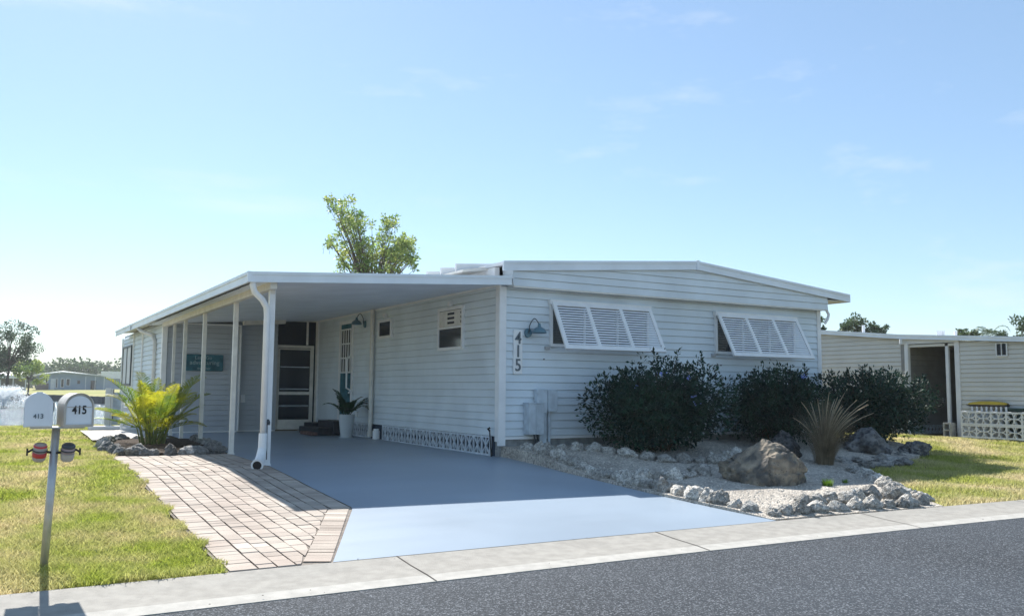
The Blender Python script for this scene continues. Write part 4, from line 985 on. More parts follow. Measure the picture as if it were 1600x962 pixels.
random.seed(90)
lt = MB()
for k in range(60):
    x = random.uniform(-1, 14); y = kerbback(x)-.80+random.gauss(.0, .05) if k < 30 else (kerbback(x)-random.uniform(0, .1)); z = .03 if k < 30 else .072; r_ = random.uniform(.004, .012); th = random.uniform(0, pi)
    lt.add([(x+r_*cos(th), y+r_*sin(th), z), (x-r_*.5*sin(th), y+r_*.5*cos(th), z+.004), (x-r_*cos(th), y-r_*sin(th), z+.002), (x+r_*.5*sin(th), y-r_*.5*cos(th), z+.006)], [(0, 1, 2, 3)])
tag(lt.build('leaf_litter', M['mulch']), 'bits of dry leaf litter along the kerb', 'leaf litter', kind='stuff')
# ------------------------------------------------------------------ dry ornamental grass clump
def fountain_grass(c, h):
    t = thing('ornamental_grass', 'dry tan ornamental grass clump with feathery plumes behind the boulder', 'grass clump', c); C = Vector(c)
    mb = MB(); a = []; pl = MB(); pa = []
    random.seed(12)
    for k in range(2300):
        th = random.uniform(0, 2*pi) if random.random() < .35 else random.gauss(-.53, 1.0); r0 = random.uniform(0, .16); l = h*(random.uniform(.25, 1.0)**.8); lean = random.uniform(.05, .8)**1.2
        d = Vector((cos(th), sin(th), 0)); s = Vector((-sin(th), cos(th), 0))*random.uniform(.0013, .003); p = C+d*r0; col = random.random(); prev = None
        for j in range(6):
            u_ = j/5; q = p+d*(l*lean*u_**1.6)+Vector((0, 0, l*(u_-.35*lean*u_**2.5))); wv = s*(1-u_*.85)
            if prev: mb.add([prev[0]-prev[1], prev[0]+prev[1], q+wv, q-wv], [(0, 1, 2, 3)]); a.append(col)
            prev = (q, wv)
    for k in range(26):
        th = random.gauss(-.53, 1.1); l = h*random.uniform(.8, 1.12); lean = random.uniform(.15, .75); d = Vector((cos(th), sin(th), 0)); pts = []
        for j in range(8):
            u_ = j/7; pts.append(C+d*(l*lean*u_**1.7)+Vector((0, 0, l*(u_-.33*lean*u_**2.5))))
        mb2 = pl; mb2.tube(pts, [.0025]*5+[.007, .008, .003], 5); pa.extend([random.random()]*(7*5+2))
    mb.build('blades', M['tan'], t, attr=a); pl.build('plumes', mat('pale_plumes', (.46, .40, .30), .8, .1, .2, 20, tr=.3), t, attr=None)
fountain_grass((12.45, 10.55, .24), 1.25)

# ------------------------------------------------------------------ palm in its planter
def frond(mb, a, base, az, el, length, droop, leaflet, nleaf, wid=.02, vee=.5):
    pts = []; d0 = Vector((cos(az)*cos(el), sin(az)*cos(el), sin(el))); p = Vector(base); d = d0.copy(); seg = length/14
    for i in range(15):
        pts.append(p.copy()); p = p+d*seg; d = (d+Vector((0, 0, -droop*(i/14)*.22))).normalized()
    mb.tube(pts, [.009*(1-.75*i/14) for i in range(15)], 4); a.extend([random.random()]*(14*4+2))
    col = random.random()
    for k in range(nleaf):
        u_ = .22+.78*k/nleaf; i = min(13, int(u_*14)); f_ = u_*14-i; q = pts[i].lerp(pts[i+1], f_); dd_ = (pts[i+1]-pts[i]).normalized()
        s = dd_.cross(Vector((0, 0, 1)));
        if s.length < .05: s = Vector((1, 0, 0))
        s.normalize(); up_ = s.cross(dd_)
        l = leaflet*sin(pi*min(1, .25+.75*u_))**.6*random.uniform(.85, 1.1)
        if u_ > .9: l *= .8
        for sg_ in (-1, 1):
            dl = (s*sg_*.8+dd_*.75+up_*vee+Vector((random.gauss(0, .05), random.gauss(0, .05), 0))).normalized()
            e1 = q+dl*l*.5; e2 = q+dl*l+Vector((0, 0, -.25*l)); w_ = dd_*wid*.5
            mb.add([q-w_*.5, q+w_*.5, e1+w_, e1-w_, e2], [(0, 1, 2, 3), (3, 2, 4)]); c_ = min(1, max(0, col+random.gauss(0, .12))); a.extend([c_, c_])
def palm(c):
    t = thing('palm', 'bushy yellow green areca palm with arching fronds inside the rock ring', 'palm', c); C = Vector(c)
    random.seed(31); mb = MB(); a = []; st = MB(); yl = MB(); ya = []
    for k in range(46):
        th = 2*pi*k/46*2.4+random.uniform(-.3, .3); el = random.uniform(.8, 1.45) if k % 3 else random.uniform(.3, .75)
        r0 = random.uniform(.02, .26); b = C+Vector((cos(th)*r0, sin(th)*r0, 0)); ln = random.uniform(.15, .65) if k % 2 else random.uniform(.05, .35)
        tp = b+Vector((cos(th)*ln*.25, sin(th)*ln*.25, ln)); st.tube([b, b.lerp(tp, .5)+Vector((0, 0, .02)), tp], [.017, .014, .009], 6)
        frond(mb, a, tp, th+random.gauss(0, .3), el, random.uniform(.75, 1.15), random.uniform(.15, .8), random.uniform(.22, .36), 26, .020, random.uniform(.2, .7))
    mb.build('fronds', M['palm'], t, attr=a); st.build('canes', M['palmstem'], t)
palm((2.62, 18.2, .40))

# ------------------------------------------------------------------ potted plant, steps
pt = thing('potted_plant', 'dark leafy plant in a tall pale round pot beside the side door steps', 'potted plant', (6.95, 19.4, .39))
z0 = zg(19.4)+.012
pm = MB(); pm.lathe([(0, z0), (.125, z0), (.13, z0+.02), (.165, z0+.30), (.185, z0+.50), (.185, z0+.53), (.165, z0+.53), (.16, z0+.47), (0, z0+.47)], (6.95, 19.4, 0), 28); pm.build('pot', M['planter'], pt, smooth=True)
pm = MB(); pm.lathe([(0, z0), (.17, z0+.0), (.18, z0+.018), (.0, z0+.018)], (6.95, 19.4, 0), 24); pm.build('saucer', M['planter'], pt)
fr_ = MB(); fa_ = []; random.seed(44)
for k in range(17):
    th = 2*pi*k/17*3.1; frond(fr_, fa_, (6.95+.03*cos(th), 19.4+.03*sin(th), z0+.47), th, random.uniform(.55, 1.35), random.uniform(.5, .85), random.uniform(.6, 1.4), .17, 16, .035, .2)
fr_.build('foliage', M['potplant'], pt, attr=fa_)
s1 = thing('door_steps', 'dark timber steps below the side door', 'steps', (7.1, 20.9, .39))
s_ = MB(); s_.box((6.95, 20.3, .40), (7.40, 21.5, .72)); s_.build('upper_step', M['darkbrown'], s1, bevel=.01)
s_ = MB(); s_.box((6.60, 20.4, .395), (6.945, 21.9, .56)); s_.build('lower_step', M['darkbrown'], s1, bevel=.01)
s_ = MB()
for k in range(4): s_.box((6.42, 20.35+k*.22, .395), (6.58, 20.55+k*.22, .47))
tag(s_.build('brick_row', M['brick'], bevel=.005), 'row of old reddish bricks on the drive before the dark steps', 'bricks')
s_ = MB(); s_.box((7.0, 22.0, .39), (7.33, 22.8, .62)); tag(s_.build('storage_crate', M['darkbrown'], bevel=.01), 'low dark crate on the drive beside the screen door', 'crate')

# ------------------------------------------------------------------ mailboxes
mb_ = thing('mailbox_post', 'leaning metal post carrying white mailboxes 413 and 415 at the lawn edge', 'mailbox', (.38, 7.80, .07))
B0 = Vector((.378, 7.80, .03)); T0 = at(88, 668, 7.78)
p = MB(); p.tube([B0, T0], .029, 16); p.build('post', M['galv'], mb_, smooth=True)
topz = T0.z
dV = Vector((0, 1, 0))
def mailbox(cx, cy, z, w_, h_, dep, yaw, num, lab, rim):
    """arched box: front face centre (cx,cy), bottom z; faces the road (-Y) turned by yaw"""
    f = Vector((sin(yaw), -cos(yaw), 0)); s = Vector((cos(yaw), sin(yaw), 0)); O = Vector((cx, cy, z)); r_ = w_/2; hs = h_-r_
    prof = [(-r_, 0), (r_, 0)]+[(r_*cos(t), hs+r_*sin(t)) for t in [pi*k/16 for k in range(17)]]
    def P(u_, v_, d_): q = O+s*u_-f*d_+Vector((0, 0, v_)); return q
    n = len(prof); m1 = MB(); m1.add([P(u_, v_, 0) for u_, v_ in prof]+[P(u_, v_, dep) for u_, v_ in prof], [tuple(range(n))[::-1], tuple(range(n, 2*n))]+[(k, (k+1) % n, n+(k+1) % n, n+k) for k in range(n)])
    b = m1.build('mailbox', M['mailwhite'] if not rim else M['mailtan'], mb_, label=lab); mark(b)
    k1 = .97 if not rim else .90; m2 = MB()
    if rim:   # raised rim
        o1 = [(u_*1.03, v_*1.015-.002) for u_, v_ in prof]; i1 = [(u_*.90, .018+v_*.93) for u_, v_ in prof]
        v = [P(u_, v_, -.012) for u_, v_ in o1]+[P(u_, v_, -.012) for u_, v_ in i1]+[P(u_, v_, .02) for u_, v_ in o1]
        m2.add(v, [(k, (k+1) % n, n+(k+1) % n, n+k) for k in range(n)]+[(k, (k+1) % n, 2*n+(k+1) % n, 2*n+k) for k in range(n)]); m2.build('door_rim', M['mailtan'], b)
    m3 = MB(); dp = [(u_*k1, .008+v_*(k1-.01)) for u_, v_ in prof]
    m3.add([P(u_, v_, -.004) for u_, v_ in dp]+[P(u_, v_, -.018 if not rim else -.006) for u_, v_ in dp], [tuple(range(n, 2*n))[::-1]]+[(k, (k+1) % n, n+(k+1) % n, n+k) for k in range(n)])
    m3.build('mailbox_door', M['mailwhite'], b)
    fr = -.0195 if not rim else -.0075
    if rim: 
        m4 = MB(); q0 = P(-r_*.86, hs-.005, fr-.002); m4.bar(P(-r_*.84, hs-.004, fr), P(r_*.84, hs-.004, fr), .006, .006); m4.build('door_ridge', M['mailtan'], b)
        text_mesh('digits', num, M['black'], b, tuple(P(0, h_*.49, fr-.002)), tuple(s), (0, 0, 1), .090, .001, .002, sx=.78)
        text_mesh
    else:
        text_mesh('digits', num, M['digit'], b, tuple(P(.0, h_*.31, fr-.002)), tuple(s), (0, 0, 1), .048, .001, .0008)
        m5 = MB(); m5.box(tuple(P(-.02, h_*.985, -.02)), tuple(P(.02, h_*1.02, .01))); m5.build('latch', M['mailwhite'], b)
    return b
# centres of the two boxes from their place beside the post top
cL = at(59, 668, 7.66); cR = at(122.5, 667, 7.66)
mailbox(cL.x, cL.y, topz+.012, .197, .262, .42, -.03, '413', 'white mailbox numbered 413, turned flat to the road', False)
mailbox(cR.x+.0, cR.y, topz+.012, .205, .258, .42, .07, '415', 'white mailbox numbered 415 with a tan rim', True)
br = MB(); br.box((cL.x-.05, cL.y+.05, topz-.004), (cR.x+.05, cL.y+.17, topz+.010)); br.build('mounting_plate', M['galv'], mb_)
fg = MB(); fg.box((cL.x+.100, cL.y+.05, topz+.13), (cL.x+.108, cL.y+.08, topz+.20)); fg.build('flag', M['darkmetal'], mb_)
# reflector lamps strapped to the post
def jar(px, py, redish, lab):
    c = at(px, py, 7.76); w_ = thing  # placed beside the post
    m1 = MB(); ax = Vector((.05, -.35, .95)).normalized()
    def ring(prof, nm, m, par=None):
        a_ = ax.cross(Vector((0, 1, 0))).normalized(); b_ = ax.cross(a_); q = MB(); n = 20
        for (r_, z) in prof:
            for k in range(n): t = 2*pi*k/n; q.v.append(tuple(c+ax*z*.82+(a_*cos(t)+b_*sin(t))*r_*.80))
        for i in range(len(prof)-1):
            for k in range(n): k2 = (k+1) % n; q.f.append((i*n+k, i*n+k2, (i+1)*n+k2, (i+1)*n+k))
        o = q.build(nm, m, mb_ if par is None else par, smooth=True)
        return o
    g = ring([(0, -.085), (.045, -.085), (.058, -.07), (.062, -.03), (.062, -.015), (0, -.015)], 'lantern', M['frost']); g['label'] = lab; mark(g)
    ring([(.0, -.0145), (.060, -.0145), (.060, .062), (.052, .078), (0, .082)], 'lantern_body', M['mauve'] if not redish else M['frost'], g)
    if redish: ring([(.0, -.04), (.0635, -.04), (.0635, .004), (0, .004)], 'red_band', M['redplast'], g); ring([(.045, .08), (.055, .074), (.062, .062), (.0625, .058)], 'cap_rim', M['redplast'], g)
    else: ring([(.0, -.018), (.0635, -.018), (.0635, -.006), (0, -.006)], 'base_band', M['mailtan'], g); ring([(.0, .083), (.05, .080), (.062, .066), (.0625, .052), (0, .052)], 'cap', M['darkmetal'], g)
    ring([(.0645, .018), (.067, .018), (.067, .030), (.0645, .030)], 'strap', M['darkmetal'], g)
    q = MB(); s = 1 if px > 80 else -1; q.tube([c+ax*.024+Vector((s*.05, 0, 0)), c+Vector((s*.085, .0, .0))], .008, 8); q.tube([c+Vector((s*.085, 0, -.025)), c+Vector((s*.085, 0, .03))], .007, 8); q.tube([c+Vector((-s*.05, 0, .0)), c+Vector((-s*.10, .02, -.005))], .010, 8); q.build('clamp_knob', M['black'], g)
jar(62, 706, True, 'lantern with red band strapped left of the post')
jar(106, 706, False, 'colourless lantern strapped right of the post')

# ------------------------------------------------------------------ gate, block panel and board at the back left
gt_ = thing('side_gate', 'pale post and short siding gate at the back left of the lawn', 'gate', (2.6, 26.5, .35))
def plane(px, py, Y): d = ray(px, py); return CAM+d*((Y-0)/d.y)
gz1 = plane(170, 606, 26.6).z
q = MB(); xa, xb = plane(163.5, 650, 26.6).x, plane(173, 650, 26.6).x; q.box((xa, 26.55, .25), (xb-.03, 26.7, gz1)); q.box((xb-.02, 26.52, .25), (xb+.03, 26.7, gz1-.02)); q.build('gate_post', M['nwhite'], gt_)
q = MB()
for z in (.62, 1.32): q.box((xb+.028, 26.5, z), (xb+.05, 26.53, z+.11))
q.build('hinge', M['black'], gt_)
xc = plane(187, 650, 26.6).x
siding((xb+.04, 26.62), (1, 0), (0, -1), xc-xb, .45, gz1-.12, .13).build('panel', M['box'], gt_)
sb = thing('screen_block_panel', 'white openwork screen block panel beside the side gate, half hidden by the palm', 'block panel', (2.76, 24.45, .38))
q = MB(); lattice(q, (2.76, 24.45), (1, 0), (0, -1), .52, .42, .93, .52, .05, .1, arcs=True); q.build('lower_block', M['nwhite'], sb)
q = MB(); lattice(q, (2.76, 24.45), (1, 0), (0, -1), .52, .935, 1.43, .52, .05, .1, arcs=True); q.build('upper_block', M['nwhite'], sb)
q = MB(); q.box((2.1, 25.55, .37), (3.1, 25.75, .47)); tag(q.build('timber_edging', M['nwhite'], bevel=.01), 'low pale timber board lying at the end of the path by the gate', 'board')

# ------------------------------------------------------------------ neighbour house
nb = thing('neighbour_house', 'beige sided house with a flat white fascia across the right lawn', 'house', (21.7, 14, .36))
NX = 21.7
def nroof(y): return np.interp(y, [8, 12.2, 15.6, 18.4, 24], [2.78, 2.905, 3.13, 3.41, 3.95])
siding((NX, 24), (0, -1), (-1, 0), 24-15.6, .5, lambda s: float(nroof(24-s))-.12, .125, step=.4).build('side_wall', M['nsiding'], nb, label='paler left stretch of beige siding')
siding((NX, 13.95), (0, -1), (-1, 0), 8, .42, lambda s: float(nroof(13.95-s))-.13, .115, step=.5).build('side_wall', M['nsiding'], nb, label='right stretch of beige siding with the small window')
q = MB()
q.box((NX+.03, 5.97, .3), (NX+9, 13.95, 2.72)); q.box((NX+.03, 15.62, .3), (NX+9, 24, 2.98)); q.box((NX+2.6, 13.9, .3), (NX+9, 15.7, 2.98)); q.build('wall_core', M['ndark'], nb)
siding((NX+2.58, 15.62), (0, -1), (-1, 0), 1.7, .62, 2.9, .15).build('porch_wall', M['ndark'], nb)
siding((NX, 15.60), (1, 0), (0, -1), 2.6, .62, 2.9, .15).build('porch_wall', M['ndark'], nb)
q = MB(); lattice(q, (NX+.3, 15.575), (1, 0), (0, -1), 2.2, .38, .62, .3, .03, .03); q.build('porch_skirt', M['box'], nb)
q = MB()
for ya, yb in ((8, 12.2), (12.2, 15.6), (15.6, 18.4), (18.4, 24)):
    za, zb = float(nroof(ya)), float(nroof(yb))
    fascia(q, (NX-.12, yb, zb), (NX-.12, ya, za), .125, n=(-1, 0))
q.build('fascia', M['fascia'], nb)
q = MB()
for ya, yb in ((5.9, 12.2), (12.2, 15.6), (15.6, 18.4), (18.4, 24)):
    za, zb = float(nroof(ya)), float(nroof(yb)); q.hexa([(NX-.12, ya, za-.05), (NX+9.5, ya, za-.05), (NX+9.5, yb, zb-.05), (NX-.12, yb, zb-.05), (NX-.12, ya, za-.01), (NX+9.5, ya, za-.01), (NX+9.5, yb, zb-.01), (NX-.12, yb, zb-.01)])
nrf = q.build('roof', M['roofwhite'], nb); mark(nrf)
q = MB(); q.box((NX-.03, 15.50, .38), (NX+.05, 15.62, 2.98)); q.build('corner_trim', M['ndark'], nb)
q = MB(); q.box((NX-.06, 15.38, .38), (NX+.04, 15.49, 2.9)); q.build('porch_post', M['nwhite'], nb)
q = MB(); q.tube([(NX-.15, 15.52, 2.99), (NX-.15, 15.52, 2.86)], .045, 8); q.build('gutter_outlet', M['nwhite'], nb)
q = MB(); q.box((NX-.02, 14.22, .38), (NX+.05, 14.30, 2.83)); q.build('porch_post', M['nwhite'], nb)
q = MB(); q.box((NX-.035, 13.90, .38), (NX+.05, 14.03, 2.86)); q.build('corner_trim', M['nwhite'], nb)
q = MB(); q.box((NX-.02, 14.03, 2.76), (NX+.06, 15.38, 2.87)); q.build('porch_beam', M['nsiding'], nb)
q = MB(); q.box((NX-.02, 13.9, 2.83), (NX+2.6, 15.7, 2.86)); q.build('porch_ceiling', M['nwhite'], nb)
q = MB(); q.hexa([(NX-.05, 13.9, 2.85), (NX+.03, 13.9, 2.85), (NX+.03, 15.6, 2.85), (NX-.05, 15.6, 2.85), (NX-.05, 13.9, 2.97), (NX+.03, 13.9, 2.97), (NX+.03, 15.6, 3.08), (NX-.05, 15.6, 3.08)]); q.build('fascia_backing', M['nwhite'], nb)
q = MB(); y0, y1, z0_, z1_ = 12.62, 12.92, 2.47, 2.76
for a, b in (((y0, z0_), (y0+.03, z1_)), ((y1-.03, z0_), (y1, z1_)), (((y0+y1)/2-.01, z0_), ((y0+y1)/2+.01, z1_)), ((y0, z0_-.03), (y1, z0_)), ((y0, z1_), (y1, z1_+.02))): q.box((NX-.05, a[0], a[1]), (NX-.01, b[0], b[1]))
wf = q.build('window', M['nwhite'], nb); mark(wf); q = MB(); q.box((NX-.03, y0, z0_), (NX-.02, y1, z1_)); q.build('pane', M['darkglass'], wf)
def roofpipe(px, pyt, pyb, D, w_, lab, m=M['roofwhite'], box=False):
    D = 22.7/ray(px, pyt).normalized().x*sqrt(1-ray(px, pyt).normalized().z**2); a = at(px, pyt, D); b = at(px, pyb, D); q = MB()
    if box: q.box((a.x-w_, a.y-w_, b.z-.3), (a.x+w_, a.y+w_, a.z)); q.box((a.x-w_*1.15, a.y-w_*1.15, a.z), (a.x+w_*1.15, a.y+w_*1.15, a.z+.02))
    else: q.tube([(a.x, a.y, b.z-.3), (a.x, a.y, a.z)], w_, 12)
    q.build('roof_vent', m, nrf, label=lab)
roofpipe(1349, 508, 518, 26, .045, 'tall white vent pipe on the left part of the roof')
roofpipe(1470, 518, 522, 25, .07, 'squat box vent on the roof', box=True)
roofpipe(1493, 517, 523, 25, .04, 'short vent pipe near the box vent')

# screen-block wall of the neighbour
sbw = thing('screen_block_wall', 'white openwork screen block wall two rows high before the beige house', 'wall', (21.4, 13, .36))
for r_ in range(2):
    for k in range(6):
        q = MB(); z0_ = .40+r_*.33; lattice(q, (21.4, 13.68-k*.385), (0, -1), (-1, 0), .383, z0_, z0_+.328, .383, .04, .09, arcs=True); q.build('screen_block', M['nwhite'], sbw)
pk = MB()
for k in range(8):
    y = 13.50-k*.125; pk.box((21.50, y-.022, .6), (21.52, y+.022, 1.15)); pk.lathe([(.026, 1.15), (.026, 1.17), (.012, 1.195), (0, 1.20)], (21.51, y, 0), 8)
tag(pk.build('picket_fence', M['nwhite']), 'short white picket fence with rounded tops behind the screen block wall', 'fence')
cbk = MB()
cbk.box((21.33, 13.98, .37), (21.53, 14.02, .75)); cbk.box((21.33, 14.17, .37), (21.53, 14.21, .75))
for z in (.37, .54, .71): cbk.box((21.33, 14.02, z), (21.53, 14.17, z+.04))
tag(cbk.build('cinder_block', M['cblock'], bevel=.004), 'hollow concrete block standing on end left of the screen block wall', 'block')
yb_ = thing('kayak', 'upturned yellow plastic hull resting behind the screen block wall', 'boat', (21.62, 13.1, 1.1))
q = MB(); n = 16
prof = []
for i in range(n+1):
    u_ = i/n; y = 13.62-u_*1.0; wv = .06+.10*sin(pi*u_)**.5; zz = 1.265
    prof.append([(21.52-wv*0.3, y, zz-.03), (21.54, y, zz+.035*sin(pi*u_)**.5+.0), (21.62, y, zz+.06*sin(pi*u_)**.5), (21.66, y, zz-.03)])
v = [p_ for r_ in prof for p_ in r_]; fc = []
for i in range(n):
    for j in range(3): fc.append((i*4+j, i*4+j+1, (i+1)*4+j+1, (i+1)*4+j))
q.add(v, fc); q.build('hull', M['yellow'], yb_, smooth=True)
q = MB(); q.hexa([(21.50, 12.66, 1.18), (21.66, 12.66, 1.18), (21.66, 13.55, 1.18), (21.50, 13.55, 1.18), (21.47, 12.60, 1.232), (21.66, 12.60, 1.232), (21.66, 13.66, 1.232), (21.47, 13.66, 1.232)]); q.build('rim', M['black'], yb_)
q = MB(); q.box((21.53, 11.4, .5), (21.66, 12.72, 1.10)); q.box((21.52, 11.4, 1.10), (21.67, 12.72, 1.16)); tag(q.build('storage_bin', M['dkgreen'], bevel=.01), 'dark green storage bin behind the right end of the screen block wall', 'bin')

# ------------------------------------------------------------------ trees
def tree(name, base, height, crown_c, crown_r, n, leaf, label, cat, m, seed, group=None, clumps=26, trunk_r=.12, sparse=1.0, bark='bark'):
    random.seed(seed); t = thing(name, label, cat, base, group); B = Vector(base); Cc = Vector(crown_c); Rr = Vector(crown_r)
    tw = MB(); fork = B.lerp(Cc, .62); tw.tube([B-Vector((0, 0, .3)), B.lerp(fork, .5)+Vector((random.gauss(0, .05), 0, 0)), fork], [trunk_r, trunk_r*.8, trunk_r*.6], 8)
    pts = []
    per = n//clumps
    for k in range(clumps):
        d = Vector((random.gauss(0, 1), random.gauss(0, 1), random.gauss(0, 1))).normalized()*random.uniform(.35, 1)
        c = Cc+Vector((d.x*Rr.x, d.y*Rr.y, d.z*Rr.z)); mid_ = fork.lerp(c, .55)+Vector((0, 0, Rr.z*.1))
        tw.tube([fork, mid_, c], [trunk_r*.35, trunk_r*.2, trunk_r*.05], 5)
        cr_ = min(Rr)*random.uniform(.24, .42)*sparse
        for j in range(per):
            e = Vector((random.gauss(0, 1), random.gauss(0, 1), random.gauss(0, 1))).normalized(); p_ = c+Vector((e.x, e.y, e.z*.8))*cr_*random.random()**.5
            pts.append((p_, e))
    leaf_mesh('crown', m, pts, leaf, t, .55); tw.build('trunk', M[bark], t)
    return t
# tall tree rising behind the carport: two leafy masses
def mass_tree():
    random.seed(77); b = at(580, 600, 38); B = Vector((b.x, b.y, .2)); t = thing('tree', 'airy light green tree rising behind the carport roof', 'tree', tuple(B))
    tw = MB(); pts = []
    fork = Vector((B.x, B.y, 4.5)); tw.tube([B, fork], [.2, .14], 8)
    specs = [(545, 352, 26, 40), (530, 325, 16, 12), (560, 385, 42, 44), (600, 392, 40, 60), (630, 385, 24, 42), (610, 345, 12, 14), (540, 410, 26, 14), (600, 420, 46, 40), (520, 375, 14, 9), (575, 430, 50, 40), (645, 405, 10, 14), (560, 340, 10, 7), (548, 312, 4, 3), (516, 312, 7, 5)]
    for (px, py, sp, nn) in specs:
        for k in range(int(nn*1.25)):
            q = at(px+random.gauss(0, sp*.42), min(445, py+random.gauss(0, sp*.42)), 38+random.gauss(0, .8)); rr = random.uniform(.12, .24)
            mid_ = fork.lerp(q, .6)+Vector((0, 0, .3))
            if k % 3 == 0: tw.tube([fork, mid_, q], [.035, .018, .006], 4)
            else: tw.tube([q-Vector((random.gauss(0, .1), random.gauss(0, .1), .35)), q], [.008, .004], 4)
            for j in range(15):
                e = Vector((random.gauss(0, 1), random.gauss(0, 1), random.gauss(0, .7))).normalized(); pts.append((q+e*rr*random.random(), e))
    leaf_mesh('crown', M['tree'], pts, .16, t, .5); tw.build('trunk', M['bark'], t)
mass_tree()
# trees across the water
b = at(11, 606, 108); tree('tree', (b.x, b.y, .75), 8, tuple(at(17, 545, 108)), (2.9, 2.5, 3.1), 5200, .24, 'tall dark tree in front of the far white roofed carport', 'tree', M['treefar'], 5, clumps=46, trunk_r=.17, sparse=.85)
b = at(44, 607, 112); tree('tree', (b.x, b.y, .75), 4, tuple(at(46, 581, 112)), (1.9, 1.5, 1.5), 2200, .22, 'small bright green tree left of the far blue house', 'tree', M['tree'], 6, clumps=20, trunk_r=.1)
for i, (px, py, D, rx, rz, lab) in enumerate(((1322, 511, 60, .8, .4, 'small leafy crown showing above the left end of the neighbour roof'), (1345, 513, 60, 1.4, .9, 'green tree crown behind the tall roof vent pipe'), (1368, 516, 60, .9, .5, 'low browner crown just right of the roof vent pipe'), (1506, 522, 55, .8, .4, 'low shrubby crown left of the palm behind the neighbour roof'), (1592, 519, 55, 1.0, .8, 'yellow green crown at the far right behind the neighbour roof'), (1284, 508, 50, .35, .5, 'pale crown glimpsed at the house corner above the neighbour roof'))):
    c = at(px, py, D); tree('tree', (c.x, c.y, 1), 5, tuple(c), (rx, rx, rz), int(900*rx), .16, lab, 'tree', M['treefar'], 60+i, 'trees behind the neighbour roof', clumps=12, trunk_r=.08)
c = at(1546, 526, 55); pt_ = thing('palm_tree', 'feathery palm top behind the neighbour roof', 'palm tree', (c.x, c.y, 1))
q = MB(); q.tube([(c.x, c.y, 1), tuple(c)], .12, 8); q.build('trunk', M['bark'], pt_)
q = MB(); a_ = []; random.seed(9)
for k in range(11): frond(q, a_, tuple(c), 2*pi*k/11, random.uniform(.5, 1.1), random.uniform(1.0, 1.5), 2.6, .35, 16, .05, 0)
q.build('fronds', M['treefar'], pt_, attr=a_)
# treeline across the lake: a far wood
def wood():
    random.seed(3); pts = []
    for k in range(150):
        px = -150+k*4.2+random.gauss(0, 4); D = random.uniform(235, 300); h_ = random.uniform(4.6, 7.2) if (k*7) % 5 else random.uniform(6.5, 8.4)
        g = at(px, 600, D); cr = random.uniform(1.8, 3.2)
        for j in range(230):
            e = Vector((random.gauss(0, 1), random.gauss(0, 1), random.gauss(0, 1))).normalized(); p_ = Vector((g.x, g.y, h_-cr*.4))+Vector((e.x*cr*1.4, e.y*cr, e.z*cr*.9))*random.random()**.4
            if p_.z < 1: p_.z = random.uniform(1, 4)
            pts.append((p_, e))
    for k in range(9000):
        px = random.uniform(-170, 480); D = random.uniform(240, 300); g = at(px, 600, D); pts.append((Vector((g.x, g.y, random.uniform(.8, 4.5))), Vector((0, 0, 1))))
    tag(leaf_mesh('far_wood', M['treefar'], pts, .75, None, .7), 'distant line of green trees beyond the houses across the lake', 'wood', kind='stuff')
wood()

# ------------------------------------------------------------------ houses across the lake
def far_house(px0, px1, D, z0, zt, label, wall, D2=None):
    D2 = D2 or D
    a = at(px0, 600, D); b = at(px1, 600, D2); t = thing('far_house', label, 'house', (a.x, a.y, z0)); d = Vector((b.x-a.x, b.y-a.y, 0)); L_ = d.length; d.normalize(); n = Vector((d.y, -d.x, 0))
    if n.dot(Vector((a.x, a.y, 0))) > 0: n = -n
    P = lambda s, o, z: Vector((a.x, a.y, 0))+d*s+n*o+Vector((0, 0, z))
    def bx(mb, s0, s1, o0, o1, z_0, z_1): mb.hexa([P(s0, o1, z_0), P(s1, o1, z_0), P(s1, o0, z_0), P(s0, o0, z_0), P(s0, o1, z_1), P(s1, o1, z_1), P(s1, o0, z_1), P(s0, o0, z_1)])
    return t, P, bx, L_
t, P, bx, L_ = far_house(56, 165, 160, .9, 3.3, 'long low blue sided house with a white roof across the lake', None)
q = MB(); bx(q, 0, L_, -7, 0, .8, 3.15); q.build('wall', M['farblue'], t)
q = MB(); bx(q, .05, L_*.18, .0, .06, .85, 2.0); q.build('brick_panel', M['farbrick'], t)
q = MB(); hz = [P(-.5, .6, 3.15), P(L_*.36, .6, 3.75), P(L_+.8, .6, 3.12), P(-.5, -8, 3.15), P(L_*.36, -8, 3.95), P(L_+.8, -8, 3.2)]
q.add(hz+[h_+Vector((0, 0, .16)) for h_ in hz], [(0, 1, 4, 3), (1, 2, 5, 4), (6, 9, 10, 7), (7, 10, 11, 8), (0, 6, 7, 1), (1, 7, 8, 2), (2, 8, 11, 5), (0, 3, 9, 6)]); q.build('roof', M['roofwhite'], t)
q = MB(); g3 = [P(0, .01, 3.15), P(L_*.36, .01, 3.7), P(L_, .01, 3.15)]; q.add(g3, [(0, 1, 2)]); q.build('gable', M['farblue'], t)
for (s0, s1, z0_, z1_) in ((.05, .10, 1.95, 2.85), (.125, .17, 1.95, 2.85), (.27, .31, 1.2, 2.8), (.345, .40, 1.3, 2.8), (.42, .485, 1.6, 2.8), (.585, .625, 1.95, 2.5), (.78, .86, 1.0, 2.5)):
    q = MB(); bx(q, L_*s0, L_*s1, .0, .05, z0_, z1_); w_ = q.build('window', M['nwhite'] if s0 < .5 else M['darkglass'], t); mark(w_)
    q = MB(); bx(q, L_*s0+.12, L_*s1-.12, .05, .08, z0_+.1, z1_-.1); q.build('pane', M['darkglass'], w_)
q = MB(); bx(q, L_*.205, L_*.265, .0, .04, 1.0, 2.75); q.build('door', M['nwhite'], t)
for s0 in (.70, .84, .97): q = MB(); bx(q, L_*s0, L_*s0+.1, .5, .6, .8, 3.1); q.build('porch_post', M['nwhite'], t)
t, P, bx, L_ = far_house(-70, 41, 150, .9, 3.1, 'dark open carport under a white roof at the left across the lake', None)
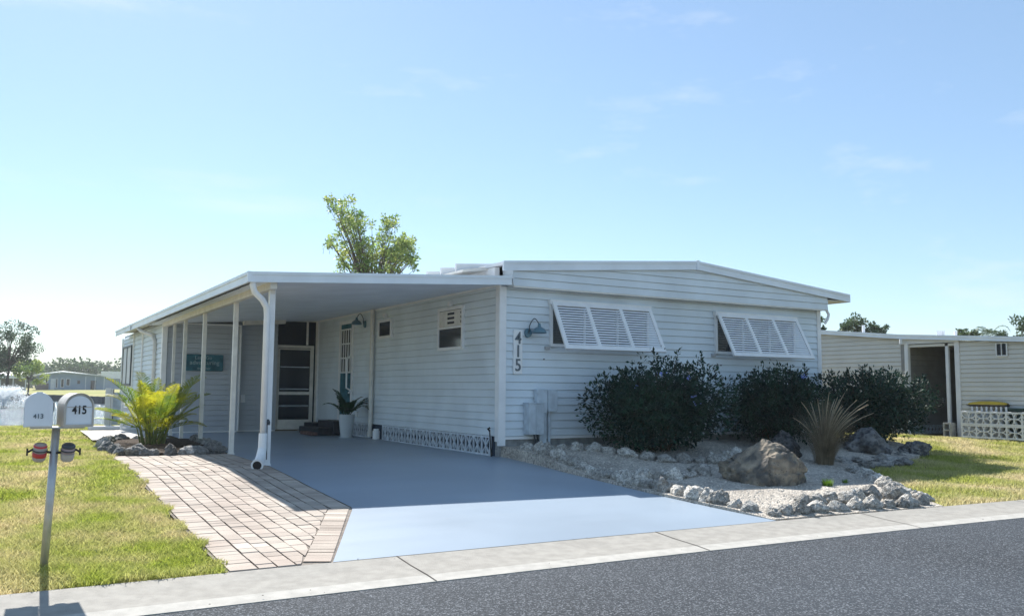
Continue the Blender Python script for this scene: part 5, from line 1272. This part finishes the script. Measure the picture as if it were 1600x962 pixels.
q = MB(); bx(q, 0, L_, -6, -4, .8, 2.8); q.build('wall', M['ndark'], t)
q = MB(); bx(q, -.3, L_+.4, -7, .3, 2.8, 3.0); bx(q, -.3, L_+.4, .3, .34, 2.62, 3.1); q.add([P(-.3, .3, 3.0), P(L_+.4, .3, 3.0), P(L_+.2, -5, 3.7), P(-.3, -5, 3.7)], [(0, 1, 2, 3)]); q.build('roof', M['roofwhite'], t)
for k in range(6): q = MB(); s0 = L_*(k+.4)/5.5; bx(q, s0, s0+.14, .0, .14, .8, 2.8); q.build('post', M['nwhite'], t)
t, P, bx, L_ = far_house(160, 205, 215, 1.0, 4, 'white roofed building farther back behind the blue house across the lake', None)
q = MB(); bx(q, 0, L_*1.8, -6, 0, .9, 3.3); q.build('wall', M['farblue'], t)
q = MB(); bx(q, -.4, L_*1.8+.4, -6.5, .4, 3.3, 4.9); q.build('roof', M['roofwhite'], t)

# fountain spray
def spray():
    random.seed(15); c = at(6, 632, 72); c.z = -.05; mb = MB()
    t = thing('fountain', 'white spray of a floating fountain on the lake at the left edge', 'fountain', tuple(c))
    for k in range(5200):
        th = random.uniform(0, 2*pi); v0 = random.uniform(.75, 1.05); u_ = random.random(); R_ = 1.8*v0*u_; z = 1.45*v0*4*u_*(1-u_)*(.75+.25*random.random())+.25*(1-u_)
        p_ = c+Vector((cos(th)*R_+random.gauss(0, .07), sin(th)*R_+random.gauss(0, .07), z+random.gauss(0, .06))); s = random.uniform(.012, .032)
        mb.add([p_+Vector((-s, 0, 0)), p_+Vector((s, 0, 0)), p_+Vector((0, 0, s*1.8)), p_+Vector((0, s, -s))], [(0, 1, 2), (0, 1, 3), (1, 2, 3)])
    mb.build('water_jets', M['spray'], t)
    q = MB(); q.lathe([(0, -.02), (.2, -.02), (.2, .03), (.05, .05), (.04, .12), (0, .12)], (c.x, c.y, -.02), 16); q.build('nozzle', M['darkmetal'], t)
spray()

# transforms: every parented part was written in world space
bpy.context.view_layer.update()

# humid air: far things fade a little
hb = MB(); hb.box((-420, -60, -2.5), (420, 560, 13.5))
hm = bpy.data.materials.new('haze_air'); hm.use_nodes = True; ht = hm.node_tree; ht.nodes.clear()
ho = N(ht, 'ShaderNodeOutputMaterial'); hv = N(ht, 'ShaderNodeVolumePrincipled'); hv.inputs['Density'].default_value = .0004; hv.inputs['Color'].default_value = (.93, .96, 1, 1); hv.inputs['Anisotropy'].default_value = .3
ht.links.new(hv.outputs[0], ho.inputs['Volume'])
tag(hb.build('haze', hm), 'thin humid haze over the whole place', 'haze', kind='stuff')
